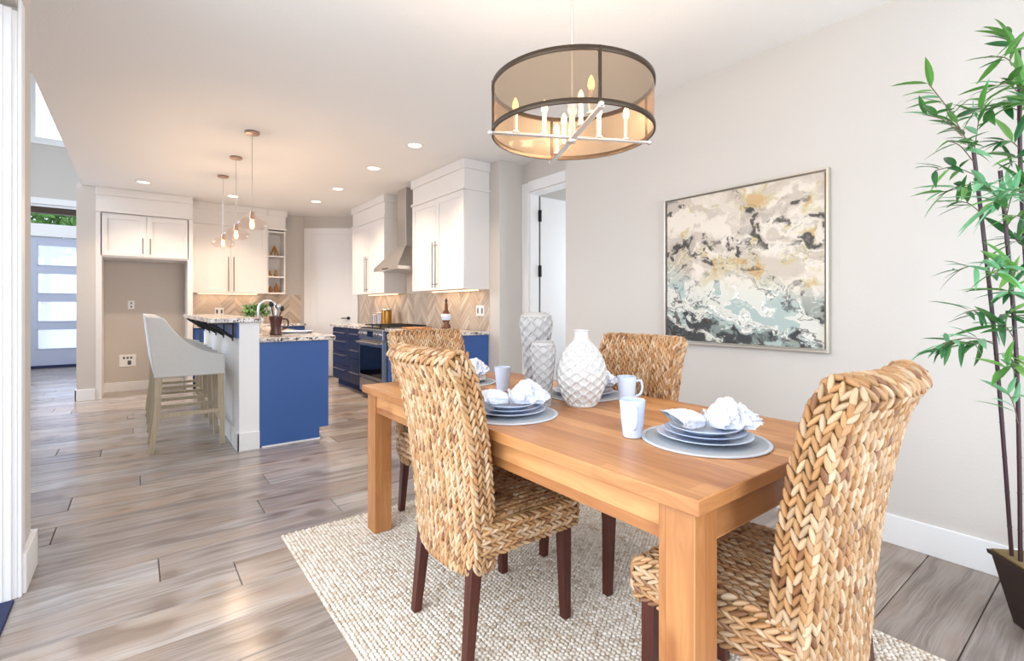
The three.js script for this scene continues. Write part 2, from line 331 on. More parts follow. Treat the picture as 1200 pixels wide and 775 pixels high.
// skirting boards
const skirt = (n, g, l) => struct(n, g, M.trim, l, 'baseboard');
skirt('baseboard_right', [bx(RX - 0.016, RX, 0, 0.145, -3.135, FRONT, 0.003)], 'tall white skirting board below the painting');
skirt('baseboard_hall', [bx(RX + 0.005, 3.34, 0, 0.145, -4.13, -4.114, 0.003)], 'white skirting board beside the hall door');
skirt('baseboard_alcove', [bx(-0.37, 0.56, 0, 0.13, BACK, BACK + 0.016, 0.003)], 'white skirting board inside the refrigerator alcove');
skirt('baseboard_entry', [bx(-0.616, -0.42, 0, 0.145, -8.2, -8.184, 0.003), bx(-0.616, -0.6, 0, 0.145, FZ, -8.184, 0.003)], 'white skirting board round the wall end by the alcove');
skirt('baseboard_left', [bx(-0.385, -0.362, 0, 0.165, -3.135, -2.835, 0.004), bx(-0.505, -0.362, 0, 0.165, -3.137, -3.12, 0.004)], 'white skirting board on the wall end by the patio opening');
// cased opening to the patio and the window behind the camera
struct('trim_1', [bx(-0.51, -0.385, 0, 2.4, -2.83, -2.805, 0.004), bx(-0.475, -0.400, 0, 2.4, -2.805, -2.79, 0.004), bx(-0.44, -0.425, 0, 2.4, -2.79, -2.784, 0.002), bx(-0.385, -0.372, 0, 2.45, -2.88, -2.805, 0.004)], M.trim, 'white moulded casing of the opening to the patio', 'door casing');
struct('trim_2', [bx(-0.51, -0.39, -0.012, 0.012, -2.78, 0.75, 0.004)], M.navy, 'dark blue threshold of the patio opening', 'threshold');
{
  const w = structGroup('window_1', 'large white framed dining room window', 'window');
  for (const x of [0.2, 1.46, 2.74]) mesh('mullion', bx(x, x + 0.06, 0.3, 2.5, FRONT + 0.02, FRONT + 0.08, 0.004), M.trim, w);
  mesh('window_frame', [bx(0.2, 2.8, 0.3, 0.36, FRONT + 0.02, FRONT + 0.08, 0.004), bx(0.2, 2.8, 2.44, 2.5, FRONT + 0.02, FRONT + 0.08, 0.004)], M.trim, w);
  for (const x of [0.26, 1.52]) mesh('window_pane', bx(x, x + 1.2, 0.36, 2.44, FRONT + 0.045, FRONT + 0.049), M.pane, w);
}
// hall door, standing open
{
  const d = structGroup('door_2', 'white hall door standing open on black hinges', 'door');
  mesh('casing', [bx(3.315, 3.34, 0, 2.52, -4.128, -4.02, 0.004), bx(3.315, 3.34, 2.42, 2.53, -4.02, -3.135, 0.004)], M.trim, d);
  mesh('jamb', [bx(3.34, 3.462, 0, 2.42, -4.03, -4.01, 0.002), bx(3.34, 3.462, 2.40, 2.42, -4.01, -3.135, 0.002)], M.trim, d);
  const s = mesh('slab', [bx(3.487, 4.27, 0.01, 2.395, -4.05, -4.01, 0.003)], M.trim, d);
  for (const y of [2.18, 1.58, 0.25]) mesh('hinge', [bx(3.452, 3.488, y - 0.06, y + 0.06, -4.012, -4.0), bar([3.474, y - 0.062, -3.995], [3.474, y + 0.062, -3.995], 0.011)], M.black, d);
  mesh('gap_shade_strip', bx(3.466, 3.484, 0.01, 2.395, -4.05, -4.02), M.black, d);  // black strip standing in for the shaded gap along the hinges
  mesh('knob', new THREE.SphereGeometry(0.028, 16, 12).translate(4.2, 0.98, -3.975), M.black, s);
}
// front door with four frosted lights, transom and the high window
{
  const d = structGroup('door_3', 'pale front door with four frosted glass panels', 'door');
  const x0 = -1.72, x1 = -0.78, y = [[0.36, 0.76], [0.90, 1.31], [1.45, 1.86], [2.0, 2.41]], gx0 = -1.53, gx1 = -0.86, z0 = FZ - 0.09, z1 = FZ - 0.045;
  mesh('slab', [bx(x0, gx0, 0.04, 2.56, z0, z1), bx(gx1, x1, 0.04, 2.56, z0, z1), bx(gx0, gx1, 0.04, y[0][0], z0, z1), ...[0, 1, 2].map((i) => bx(gx0, gx1, y[i][1], y[i + 1][0], z0, z1)), bx(gx0, gx1, y[3][1], 2.56, z0, z1)], M.doorPaint, d);
  for (const [a, b] of y) { const p = mesh('glass_panel', bx(gx0, gx1, a, b, z0 + 0.015, z0 + 0.02), M.frosted, d); mesh('glazing_bead', [bx(gx0, gx1, a, a + 0.015, z1, z1 + 0.012), bx(gx0, gx1, b - 0.015, b, z1, z1 + 0.012), bx(gx0, gx0 + 0.015, a, b, z1, z1 + 0.012), bx(gx1 - 0.015, gx1, a, b, z1, z1 + 0.012)], M.doorPaint, p); }
  mesh('casing', [bx(-1.86, x0, 0, 3.3, FZ - 0.1, FZ + 0.02, 0.004), bx(x1, -0.64, 0, 3.3, FZ - 0.1, FZ + 0.02, 0.004), bx(-1.86, -0.64, 3.2, 3.32, FZ, FZ + 0.025, 0.004), bx(x0, x1, 2.57, 2.78, FZ - 0.1, FZ + 0.02, 0.004)], M.trim, d);
  mesh('threshold', bx(x0, x1, 0, 0.045, FZ - 0.12, FZ + 0.03), M.navy, d);
  const t = structGroup('window_2', 'clear transom window above the front door', 'window');
  mesh('window_pane', bx(x0, x1, 2.79, 3.2, FZ - 0.07, FZ - 0.066), M.pane, t);
  mesh('window_frame', [bx(x0, x1, 2.78, 2.82, FZ - 0.09, FZ - 0.04), bx(x0, x1, 3.16, 3.2, FZ - 0.09, FZ - 0.04)], M.trim, t);
  const w = structGroup('window_3', 'bright high window in the tall entry wall', 'window');
  mesh('window_frame', [bx(-1.78, -1.55, 4.42, 5.72, FZ - 0.1, FZ + 0.0), bx(-0.80, -0.72, 4.42, 5.72, FZ - 0.1, FZ + 0.0), bx(-1.55, -0.8, 5.64, 5.72, FZ - 0.1, FZ), bx(-1.55, -0.8, 4.42, 4.5, FZ - 0.1, FZ)], M.trim, w);
  mesh('window_sill', bx(-1.86, -0.66, 4.36, 4.42, FZ - 0.1, FZ + 0.05, 0.004), M.trim, w);
  mesh('window_pane', bx(-1.55, -0.8, 4.5, 5.64, FZ - 0.07, FZ - 0.066), M.pane, w);
}
{
  const w = structGroup('window_4', 'tall white framed unseen window added in the entry side wall for light', 'window');  // unseen window, added so that the entry gets more light
  for (const z of [-10.8, -9.28, -7.76, -6.26]) mesh('mullion', bx(-3.29, -3.23, 1.2, 5.0, z, z + 0.06, 0.004), M.trim, w);
  mesh('window_frame', [bx(-3.29, -3.23, 1.2, 1.26, -10.8, -6.2), bx(-3.29, -3.23, 4.94, 5.0, -10.8, -6.2)], M.trim, w);
  for (const z of [-10.74, -9.22, -7.7]) mesh('window_pane', bx(-3.262, -3.258, 1.26, 4.94, z, z + 1.46), M.pane, w);
}
// outside
struct('ground', bx(-30, 30, -0.4, -0.25, -45, 25), M.ground, 'pale ground outside the house', 'ground');
{
  const b = thing('porch_beam', 'dark beam of the porch seen through the transom', 'beam', [-1.3, 3.36, FZ - 1.6]);
  mesh('beam_body', bx(-1.6, 1.6, -0.12, 0.02, -0.08, 0.08, 0.01), M.bronze, b);
  for (const s of [-1.5, 1.5]) mesh('post', bx(s - 0.06, s + 0.06, -3.8, -0.12, -0.06, 0.06, 0.01), M.trim, b);
}
for (const [x, z, h, l] of [[-2.1, FZ - 6, 5.6, 'leafy green tree outside beyond the porch'], [-0.4, FZ - 9.5, 6.4, 'taller leafy green tree outside beyond the porch']]) {
  const t = thing('tree', l, 'tree', [x, -0.25, z]);
  mesh('trunk', taper([0, 0, 0], [0.1, h * 0.6, 0], 0.11, 0.06), M.twig, t);
  const n = 2200, pos = [];
  for (let i = 0; i < n; i++) {
    const a = rr(0, 6.28), c = rr(-1, 1), r = Math.cbrt(rnd()), s = Math.sqrt(1 - c * c), cx = 1.3 * r * s * Math.cos(a), cy = h * 0.72 + 1.2 * r * c, cz = 1.3 * r * s * Math.sin(a);
    const d = V(rr(-1, 1), rr(-1, 1), rr(-1, 1)).normalize(), e = V(rr(-1, 1), rr(-1, 1), rr(-1, 1)).cross(d).normalize();
    const A = [cx + d.x * 0.11, cy + d.y * 0.11, cz + d.z * 0.11], B = [cx + e.x * 0.05, cy + e.y * 0.05, cz + e.z * 0.05], C = [cx - d.x * 0.11, cy - d.y * 0.11, cz - d.z * 0.11], D = [cx - e.x * 0.05, cy - e.y * 0.05, cz - e.z * 0.05];
    pos.push(...A, ...B, ...C, ...A, ...C, ...D);
  }
  const g = new THREE.BufferGeometry(); g.setAttribute('position', new THREE.Float32BufferAttribute(pos, 3)); g.computeVertexNormals();
  mesh('foliage', g, M.treeLeaves, t).userData.kind = 'stuff';
}

// ------------------------------------------------------------------ kitchen cabinets
const RANGE_TURN = -Math.PI / 2;      // cabinets on the range wall face -x; their local x runs along world z
function shaker(parent, x0, x1, y0, y1, z, m, handle) {
  const f = 0.065, g = 0.002;
  x0 += g; x1 -= g; y0 += g; y1 -= g;
  const d = mesh('door', [bx(x0, x0 + f, y0, y1, z, z + 0.02, 0.0015), bx(x1 - f, x1, y0, y1, z, z + 0.02, 0.0015), bx(x0 + f, x1 - f, y1 - f, y1, z, z + 0.02, 0.0015), bx(x0 + f, x1 - f, y0, y0 + f, z, z + 0.02, 0.0015), bx(x0 + f, x1 - f, y0 + f, y1 - f, z, z + 0.011)], m, parent);
  if (handle) {
    const [hx, h0, h1] = handle;
    const k = mesh('handle', [bar([hx, h0, z + 0.05], [hx, h1, z + 0.05], 0.007), bar([hx, h0 + 0.04, z + 0.02], [hx, h0 + 0.04, z + 0.05], 0.005), bar([hx, h1 - 0.04, z + 0.02], [hx, h1 - 0.04, z + 0.05], 0.005)], M.handle, d);
    k.userData.label = 'slim steel bar handle';
  }
  return d;
}
const crown = (x0, x1, z1, y0 = 2.42, zb = 0, sl = 0.02, sr = 0.02) => [bx(x0, x1, y0, CEIL - 0.001, zb, z1 + 0.004), bx(x0 - sl, x1 + sr, y0, y0 + 0.03, zb, z1 + 0.024, 0.004), bx(x0 - sl, x1 + sr, CEIL - 0.1, CEIL - 0.001, zb, z1 + 0.026, 0.005)];
function upperCabinet(name, label, pos, turn, w, doors, bottom = 1.38, depth = 0.33) {
  const c = thing(name, label, 'cabinet', pos, turn, 'white wall cabinets of the kitchen');
  mesh('body', bx(0, w, bottom, 2.45, 0.004, depth - 0.02), M.cabinet, c);
  mesh('crown_moulding', crown(0, w, depth - 0.012, 2.42, 0.004, ...(turn ? [] : [0, 0])), M.cabinet, c);
  const n = doors.length - 1;
  for (let i = 0; i < n; i++) {
    const side = n === 1 ? 0 : (i % 2 === 0 ? 1 : 0);
    shaker(c, doors[i], doors[i + 1], bottom, 2.42, depth - 0.02, M.cabinet, [side ? doors[i + 1] - 0.035 : doors[i] + 0.035, bottom + 0.03, bottom + 0.55]);
  }
  mesh('light_strip', bx(0.1, w - 0.1, bottom - 0.012, bottom, 0.08, 0.11), M.strip, c);
  const l = new THREE.RectAreaLight(WARM, 8, w - 0.2, 0.04); l.name = 'cabinet_light'; l.position.set(w / 2, bottom - 0.016, 0.095); l.rotation.x = -Math.PI / 2; c.add(l);
  return c;
}
// range wall: local x = 0 at the far end
upperCabinet('upper_cabinet', 'white tall wall cabinet with two doors and bar handles beside the dining room', [RX, 0, -5.5], RANGE_TURN, 1.19, [0, 0.595, 1.19]);
upperCabinet('upper_cabinet', 'white wall cabinet between the steel hood and the pantry door', [RX, 0, -7.6], RANGE_TURN, 1.24, [0, 0.62, 1.24]);
upperCabinet('upper_cabinet', 'white wall cabinet with paired long handles behind the glass pendants', [0.635, 0, BACK], 0, 1.0, [0, 0.5, 1.0], 1.40, 0.35);
{ // open corner shelf unit
  const c = thing('shelf_unit', 'white open end shelf unit with small ornaments beside the pantry', 'shelf', [1.637, 0, BACK]);
  const w = 0.27, d = 0.33;
  mesh('side_panel', [bx(0, 0.018, 1.4, 2.42, 0.004, d), bx(w - 0.018, w, 1.4, 2.42, 0.004, d)], M.cabinet, c);
  mesh('back_panel', bx(0.018, w - 0.018, 1.4, 2.42, 0.004, 0.02), M.cabinet, c);
  for (const y of [1.4, 1.66, 1.99, 2.38]) mesh('shelf_board', bx(0.018, w - 0.018, y, y + 0.022, 0.02, d), M.cabinet, c);
  mesh('crown_moulding', [bx(0, w, 2.42, CEIL, 0.004, d), bx(0.001, w + 0.02, 2.42, 2.45, 0.004, d + 0.02, 0.004), bx(0.001, w + 0.025, CEIL - 0.1, CEIL - 0.001, 0.004, d + 0.024, 0.005)], M.cabinet, c);
  const frame = tag(mesh('wire_ornament', [[[-0.06, 0, 0], [0, 0.17, 0]], [[0.06, 0, 0], [0, 0.17, 0]], [[0, 0, 0.06], [0, 0.17, 0]], [[-0.06, 0, 0], [0, 0, 0.06]], [[0.06, 0, 0], [0, 0, 0.06]], [[-0.06, 0, 0], [0.06, 0, 0]]].map(([a, b]) => bar(a, b, 0.011)), M.bronzeGold), 'pointed bronze wire ornament on the top open shelf', 'ornament');
  frame.position.set(1.77, 2.012, BACK + 0.2);
  [[1.70, 1.682, 0.10], [1.79, 1.682, 0.12]].forEach(([x, y, h], i) => tag(mesh('figurine', lathe([[0, 0], [0.022, 0], [0.028, h * 0.3], [0.014, h * 0.6], [0.02, h * 0.8], [0, h]], 14).translate(x, y, BACK + 0.2), M.bronzeGold), i ? 'taller small bronze figurine on the middle open shelf' : 'shorter small bronze figurine on the middle open shelf', 'figurine'));
  [[1.71, 0.11, 0.03], [1.80, 0.16, 0.034]].forEach(([x, h, r], i) => tag(mesh('spice_bottle', lathe([[0, 0], [r, 0], [r, h * 0.6], [r * 0.4, h * 0.8], [r * 0.4, h], [0, h]], 14).translate(x, 1.422, BACK + 0.2), M.amber), i ? 'taller amber bottle on the lowest open shelf' : 'shorter amber bottle on the lowest open shelf', 'bottle'));
}
{ // refrigerator surround
  const c = thing('fridge_cabinet', 'white cabinet with two doors over the empty refrigerator alcove', 'cabinet', [-0.415, 0, BACK]);
  const w = 1.045, d = 0.6;
  mesh('side_panel', bx(0, 0.06, 0, 2.42, 0.004, d), M.cabinet, c);
  mesh('side_panel', bx(w - 0.06, w, 0, 2.42, 0.004, d), M.cabinet, c);
  mesh('body', bx(0.06, w - 0.06, 1.84, 2.42, 0.004, d - 0.02), M.cabinet, c);
  mesh('crown_moulding', crown(0, w, d - 0.004, 2.42, 0.004, 0, 0), M.cabinet, c);
  shaker(c, 0.045, w / 2, 1.86, 2.41, d - 0.02, M.cabinet, [w / 2 - 0.04, 1.9, 2.11]);
  shaker(c, w / 2, w - 0.045, 1.86, 2.41, d - 0.02, M.cabinet, [w / 2 + 0.04, 1.9, 2.11]);
}
function plate(name, label, w, h, [x, y, z], turn, holes) {
  const o = thing(name, label, 'outlet', [x, y, z], turn);
  mesh('cover_plate', bx(-w / 2, w / 2, -h / 2, h / 2, 0.001, 0.008, 0.003), M.plastic, o);
  for (const [a, b, hw, hh] of holes) mesh('socket', bx(a - hw, a + hw, b - hh, b + hh, 0.008, 0.0095), M.slot, o);
  return o;
}
plate('wall_outlet', 'small white outlet halfway up the refrigerator alcove', 0.075, 0.12, [-0.06, 1.22, BACK], 0, [[0, 0.025, 0.008, 0.012], [0, -0.025, 0.008, 0.012]]);
plate('water_box', 'white recessed water box low in the refrigerator alcove', 0.19, 0.17, [-0.10, 0.43, BACK], 0, [[-0.04, 0.04, 0.012, 0.015], [0, 0.04, 0.012, 0.015], [0.04, 0.04, 0.012, 0.015], [0.02, -0.03, 0.02, 0.03]]);
plate('wall_outlet', 'white double outlet on the tiles behind the counter plant', 0.12, 0.12, [1.02, 1.12, BACK + 0.012], 0, [[-0.03, 0, 0.012, 0.03], [0.03, 0, 0.012, 0.03]]);
plate('switch_plate', 'white switch plate on the range wall tiles near the dining room', 0.16, 0.12, [RX - 0.012, 1.15, -4.47], RANGE_TURN, [[-0.04, 0, 0.012, 0.03], [0.04, 0, 0.012, 0.03]]);

// base cabinets: local frame like the uppers
let drawerPaint = null;
function baseCabinet(name, label, pos, turn, w, depth = 0.6, paint = M.blue) {
  drawerPaint = paint;
  const c = thing(name, label, 'cabinet', pos, turn);
  mesh('body', [bx(0, w, 0.1, 0.89, 0.004, depth - 0.02)], paint, c);
  mesh('toe_kick', bx(0, w, 0, 0.1, 0.004, depth - 0.09), M.navy, c);
  return c;
}
function drawer(c, x0, x1, y0, y1, z, hy) {
  const d = mesh('drawer', bx(x0 + 0.003, x1 - 0.003, y0 + 0.003, y1 - 0.003, z, z + 0.02, 0.002), drawerPaint, c), m = (x0 + x1) / 2, L = (x1 - x0) * 0.34;
  const k = mesh('handle', [bar([m - L, hy, z + 0.05], [m + L, hy, z + 0.05], 0.007), bar([m - L + 0.03, hy, z + 0.02], [m - L + 0.03, hy, z + 0.05], 0.005), bar([m + L - 0.03, hy, z + 0.02], [m + L - 0.03, hy, z + 0.05], 0.005)], M.steel, d);
  k.userData.label = 'steel bar handle';
}
{
  const c = baseCabinet('drawer_cabinet', 'blue drawer cabinet with shade put in its colour between the range and pantry door', [RX, 0, -7.72], RANGE_TURN, 1.29, 0.6, M.shadedBlue);
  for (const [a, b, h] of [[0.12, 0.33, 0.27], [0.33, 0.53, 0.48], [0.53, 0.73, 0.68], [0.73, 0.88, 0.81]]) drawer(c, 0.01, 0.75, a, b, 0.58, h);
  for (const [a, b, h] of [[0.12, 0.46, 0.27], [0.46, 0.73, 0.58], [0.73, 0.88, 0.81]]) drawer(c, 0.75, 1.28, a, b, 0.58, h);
  const e = baseCabinet('base_cabinet', 'blue base cabinet with bare end panel beside the dining room', [RX, 0, -5.62], RANGE_TURN, 1.29);
  for (const [a, b] of [[0.01, 0.64], [0.64, 1.28]]) { shaker(e, a, b, 0.12, 0.72, 0.58, M.blue, [a === 0.01 ? 0.58 : 0.70, 0.5, 0.7]); drawer(e, a, b, 0.73, 0.88, 0.58, 0.81); }
  const s = baseCabinet('base_cabinet', 'blue base cabinet along the wall between alcove and pantry', [0.64, 0, BACK], 0, 1.5);
  for (let i = 0; i < 3; i++) shaker(s, 0.01 + i * 0.495, 0.505 + i * 0.495, 0.12, 0.88, 0.58, M.blue, [0.06 + i * 0.495, 0.6, 0.8]);
}
const top = (name, label, g) => tag(mesh(name, g, M.granite), label, 'countertop');
top('countertop', 'speckled granite counter left of the range under the canisters', [bx(2.385, RX - 0.001, 0.89, 0.93, -7.73, -6.43, 0.006)]);
top('countertop', 'speckled granite counter under the brown bottle near the dining room', [bx(2.385, RX - 0.001, 0.89, 0.93, -5.62, -4.31, 0.006)]);
top('countertop', 'speckled granite counter along the wall beside the refrigerator alcove', [bx(0.64, 2.15, 0.89, 0.93, BACK + 0.001, BACK + 0.63, 0.006)]);

// chevron tile backsplashes: every tile a piece of its own
function clip(poly, axis, lim, keepBelow) {
  const out = [];
  for (let i = 0; i < poly.length; i++) {
    const a = poly[i], b = poly[(i + 1) % poly.length], ia = keepBelow ? a[axis] <= lim : a[axis] >= lim, ib = keepBelow ? b[axis] <= lim : b[axis] >= lim;
    if (ia) out.push(a);
    if (ia !== ib) { const t = (lim - a[axis]) / (b[axis] - a[axis]); out.push([a[0] + (b[0] - a[0]) * t, a[1] + (b[1] - a[1]) * t]); }
  }
  return out;
}
function backsplash(label, pos, turn, W, H) {
  const s = thing('backsplash', label, 'backsplash', pos, turn);
  mesh('grout_bed', bx(0, W, 0, H, 0.001, 0.006), M.grout, s);
  const hw = 0.2, pitch = 0.066, cache = {};
  for (let c = 0; c * hw < W - 0.01; c++) {
    const up = c % 2 === 0, wmax = Math.min(hw, W - c * hw);
    for (let r = -5; r * pitch < H; r++) {
      const key = (up ? 'u' : 'd') + r + '_' + wmax.toFixed(3);
      if (cache[key] === undefined) {
        const g = 0.0025, y = r * pitch, l = up ? y : y + hw, rr2 = up ? y + hw : y;
        let p = [[g, l + g + g], [hw - g, rr2 + g + g], [hw - g, rr2 + pitch - g], [g, l + pitch - g]];
        p = clip(clip(clip(p, 1, 0.002, false), 1, H - 0.002, true), 0, wmax - 0.001, true);
        let a = 0; for (let i = 0; i < p.length; i++) { const b = p[(i + 1) % p.length]; a += p[i][0] * b[1] - b[0] * p[i][1]; }
        cache[key] = p.length > 2 && Math.abs(a) > 4e-4 ? extrude(p, 0.006) : null;
      }
      if (!cache[key]) continue;
      const o = new THREE.Mesh(cache[key], pick(M.tiles)); o.name = 'tile'; o.position.set(c * hw, 0, 0.005); o.castShadow = o.receiveShadow = true; s.add(o);
    }
  }
}
backsplash('taupe chevron tile backsplash on the range wall', [RX, 0.931, -8.1], RANGE_TURN, 3.79, 0.449);
backsplash('taupe chevron tile backsplash behind the counter plant', [0.64, 0.931, BACK], 0, 1.58, 0.467);
{ // tile strip behind the range under the hood
  const s = tag(mesh('hood_wall_panel', bx(-6.35, -5.52, 1.38, 1.75, 0, 0.008), M.tiles[2]), 'plain tile panel between cabinets under the hood', 'wall panel'); s.position.set(RX, 0, 0); s.rotation.y = 0;
  s.geometry.dispose(); s.geometry = bx(-0.009, -0.001, 1.381, 1.74, -6.35, -5.52);
}
{ // hood
  const h = thing('range_hood', 'stainless steel pyramid range hood over the range', 'hood', [RX - 0.001, 0, -5.93], RANGE_TURN);
  const z1 = 0.5, w = 0.38, c = [[-w, 1.70, 0], [w, 1.70, 0], [w, 1.70, z1], [-w, 1.70, z1]], t = [[-0.14, 1.98, 0], [0.14, 1.98, 0], [0.14, 1.98, 0.28], [-0.14, 1.98, 0.28]];
  const lo = c.map(([x, , z]) => [x, 1.66, z]), a = [], q = (p, q2, r, s2) => a.push(...p, ...q2, ...r, ...p, ...r, ...s2);
  for (let i = 0; i < 4; i++) { const j = (i + 1) % 4; q(c[j], c[i], t[i], t[j]); q(lo[j], lo[i], c[i], c[j]); } q(lo[0], lo[1], lo[2], lo[3]);
  const g = new THREE.BufferGeometry(); g.setAttribute('position', new THREE.Float32BufferAttribute(a, 3)); g.computeVertexNormals();
  mesh('canopy', uvm(g), M.steel, h);
  mesh('chimney', bx(-0.13, 0.13, 1.96, CEIL, 0.002, 0.27, 0.003), M.steel, h);
  mesh('control_panel', bx(-0.09, 0.09, 1.672, 1.688, z1, z1 + 0.003), M.glassBlack, h);
}
{ // range
  const r = thing('range', 'stainless steel gas range with black oven window', 'range', [RX - 0.002, 0, -6.025], RANGE_TURN);
  const w = 0.395;
  mesh('body', [bx(-w, w, 0.08, 0.9, 0.01, 0.62), bx(-w + 0.03, w - 0.03, 0, 0.08, 0.05, 0.55)], M.steel, r);
  const d = mesh('oven_door', bx(-w + 0.008, w - 0.008, 0.27, 0.76, 0.62, 0.655, 0.004), M.steel, r);
  mesh('oven_window', bx(-w + 0.035, w - 0.035, 0.31, 0.69, 0.655, 0.659), M.glassBlack, d);
  mesh('handle', [bar([-w + 0.03, 0.735, 0.70], [w - 0.03, 0.735, 0.70], 0.013), bar([-w + 0.07, 0.735, 0.65], [-w + 0.07, 0.735, 0.70], 0.008), bar([w - 0.07, 0.735, 0.65], [w - 0.07, 0.735, 0.70], 0.008)], M.steel, d);
  mesh('drawer', bx(-w + 0.008, w - 0.008, 0.09, 0.255, 0.62, 0.65, 0.004), M.steel, r);
  const p = mesh('control_panel', bx(-w, w, 0.775, 0.91, 0.6, 0.66, 0.008), M.steel, r);
  mesh('display', bx(-0.1, 0.1, 0.81, 0.88, 0.66, 0.662), M.glassBlack, p);
  for (const x of [-0.33, -0.25, -0.17, 0.17, 0.25, 0.33]) mesh('knob', cyl(0.022, 0.019, 0.03, 0, 0, 0, 16).rotateX(Math.PI / 2).translate(x, 0.845, 0.66), M.chrome, p);
  const t = mesh('cooktop', bx(-w, w, 0.9, 0.925, 0.01, 0.63, 0.004), M.black, r);
  for (const x of [-0.26, 0, 0.26]) mesh('grate', [...[-0.11, 0, 0.11].map((k) => bx(x + k - 0.006, x + k + 0.006, 0.945, 0.96, 0.06, 0.58)), ...[0.07, 0.32, 0.57].map((k) => bx(x - 0.12, x + 0.12, 0.945, 0.96, k - 0.006, k + 0.006)), bx(x - 0.116, x - 0.104, 0.925, 0.945, 0.065, 0.077), bx(x + 0.104, x + 0.116, 0.925, 0.945, 0.56, 0.572)], M.black, t);
}
// jars, bottle and dishes on the range wall counters
[[-6.98, 0.13, 0.05, 'shortest metal canister beside the range, farthest from the cooktop'], [-6.8, 0.16, 0.055, 'middle metal canister of the three beside the range'], [-6.58, 0.21, 0.07, 'largest metal canister of the three beside the range']].forEach(([z, h, r, l], i) => {
  const c = thing('canister', l, 'canister', [2.82, 0.931, z], 0, 'canisters on the counter by the range');
  mesh('jar_body', lathe([[0, 0], [r * 0.96, 0], [r, 0.008], [r, h - 0.008], [r * 0.96, h], [0, h]], 24), i === 2 ? M.bronzeGold : M.canister, c);
  const l2 = mesh('lid', lathe([[0, 0], [r * 1.03, 0], [r * 1.03, 0.018], [r * 0.5, 0.026], [0, 0.026]], 24).translate(0, h, 0), M.steel, c);
  mesh('knob', new THREE.SphereGeometry(0.012, 12, 8).translate(0, h + 0.036, 0), M.steel, l2);
});
{
  const b = thing('bottle', 'brown and gold ornamental bottle with pale band near the switch plate', 'bottle', [2.66, 0.931, -4.62]);
  mesh('bottle_body', lathe([[0, 0], [0.05, 0], [0.052, 0.05], [0.03, 0.09], [0.045, 0.12], [0.055, 0.16], [0.035, 0.20], [0.02, 0.23], [0.017, 0.30], [0.0, 0.31]], 24), M.amberGlass, b);
  mesh('label_band', lathe([[0.046, 0.118], [0.057, 0.145], [0.057, 0.165], [0.046, 0.185]], 24), M.plate, b);
  mesh('stopper', lathe([[0, 0.305], [0.013, 0.31], [0.018, 0.33], [0, 0.36]], 16), M.jar, b);
  tag(mesh('cutting_board', bx(2.5, 2.72, 0.932, 0.952, -5.4, -5.05, 0.006), M.stave), 'small wooden board lying on the counter beside the range', 'cutting board');
}

// ------------------------------------------------------------------ island
const IZ0 = -7.2, IZ1 = -4.55;
{
  const w = thing('island_partition', 'white half wall of the kitchen island behind the stools', 'half wall');
  mesh('half_wall_core', bx(0.67, 0.82, 0, 1.06, IZ0, IZ1), M.trim, w);
  mesh('baseboard', [bx(0.652, 0.67, 0, 0.15, IZ0, IZ1 + 0.018, 0.004), bx(0.652, 0.82, 0, 0.15, IZ1, IZ1 + 0.018, 0.004)], M.trim, w);
  mesh('rail', bx(0.655, 0.67, 0.93, 1.06, IZ0, IZ1 - 0.0, 0.002), M.blue, w).userData.label = 'blue painted rail under the bar top';
  const c = thing('island_cabinet', 'blue island cabinet with a plain end panel', 'cabinet', [0, 0, 0]);
  mesh('body', [bx(0.82, 1.375, 0.1, 0.89, IZ0, IZ1 - 0.022)], M.blue, c);
  mesh('end_panel', extrude([[0.822, 0.012], [1.31, 0.012], [1.31, 0.105], [1.39, 0.105], [1.39, 0.89], [0.822, 0.89]], 0.02, 0).translate(0, 0, IZ1 - 0.021), M.blue, c);
  mesh('base_strip', bx(0.84, 1.315, 0, 0.012, IZ1 - 0.03, IZ1 + 0.006), M.trim, c);
  mesh('toe_kick', bx(0.82, 1.31, 0, 0.1, IZ0, IZ1 - 0.022), M.navy, c);
  for (let i = 0; i < 4; i++) {
    const z = IZ1 - 0.03 - i * 0.65, d = mesh('door', bx(1.375, 1.394, 0.12, 0.88, z - 0.64, z - 0.01, 0.003), M.blue, c);
    mesh('handle', [bar([1.43, 0.78, z - 0.5], [1.43, 0.78, z - 0.1], 0.008), bar([1.394, 0.78, z - 0.45], [1.43, 0.78, z - 0.45], 0.006), bar([1.394, 0.78, z - 0.15], [1.43, 0.78, z - 0.15], 0.006)], M.steel, d);
  }
  top('island_counter', 'speckled granite lower counter of the island with sink', bx(0.822, 1.445, 0.891, 0.93, IZ0 - 0.03, IZ1 + 0.03, 0.006));
  const b = thing('raised_counter', 'speckled granite raised bar top on black brackets', 'countertop', [0, 0, 0]);
  mesh('slab', bx(0.455, 0.85, 1.061, 1.1, IZ0 - 0.03, IZ1 + 0.04, 0.006), M.granite, b);
  for (const z of [-4.75, -5.3, -5.85, -6.4, -6.95]) mesh('bracket', [bx(0.47, 0.654, 1.045, 1.06, z - 0.02, z + 0.02), bar([0.485, 1.05, z], [0.65, 0.93, z], 0.014), bx(0.645, 0.654, 0.9, 1.06, z - 0.02, z + 0.02)], M.black, w).userData.label = 'black steel bracket';
}
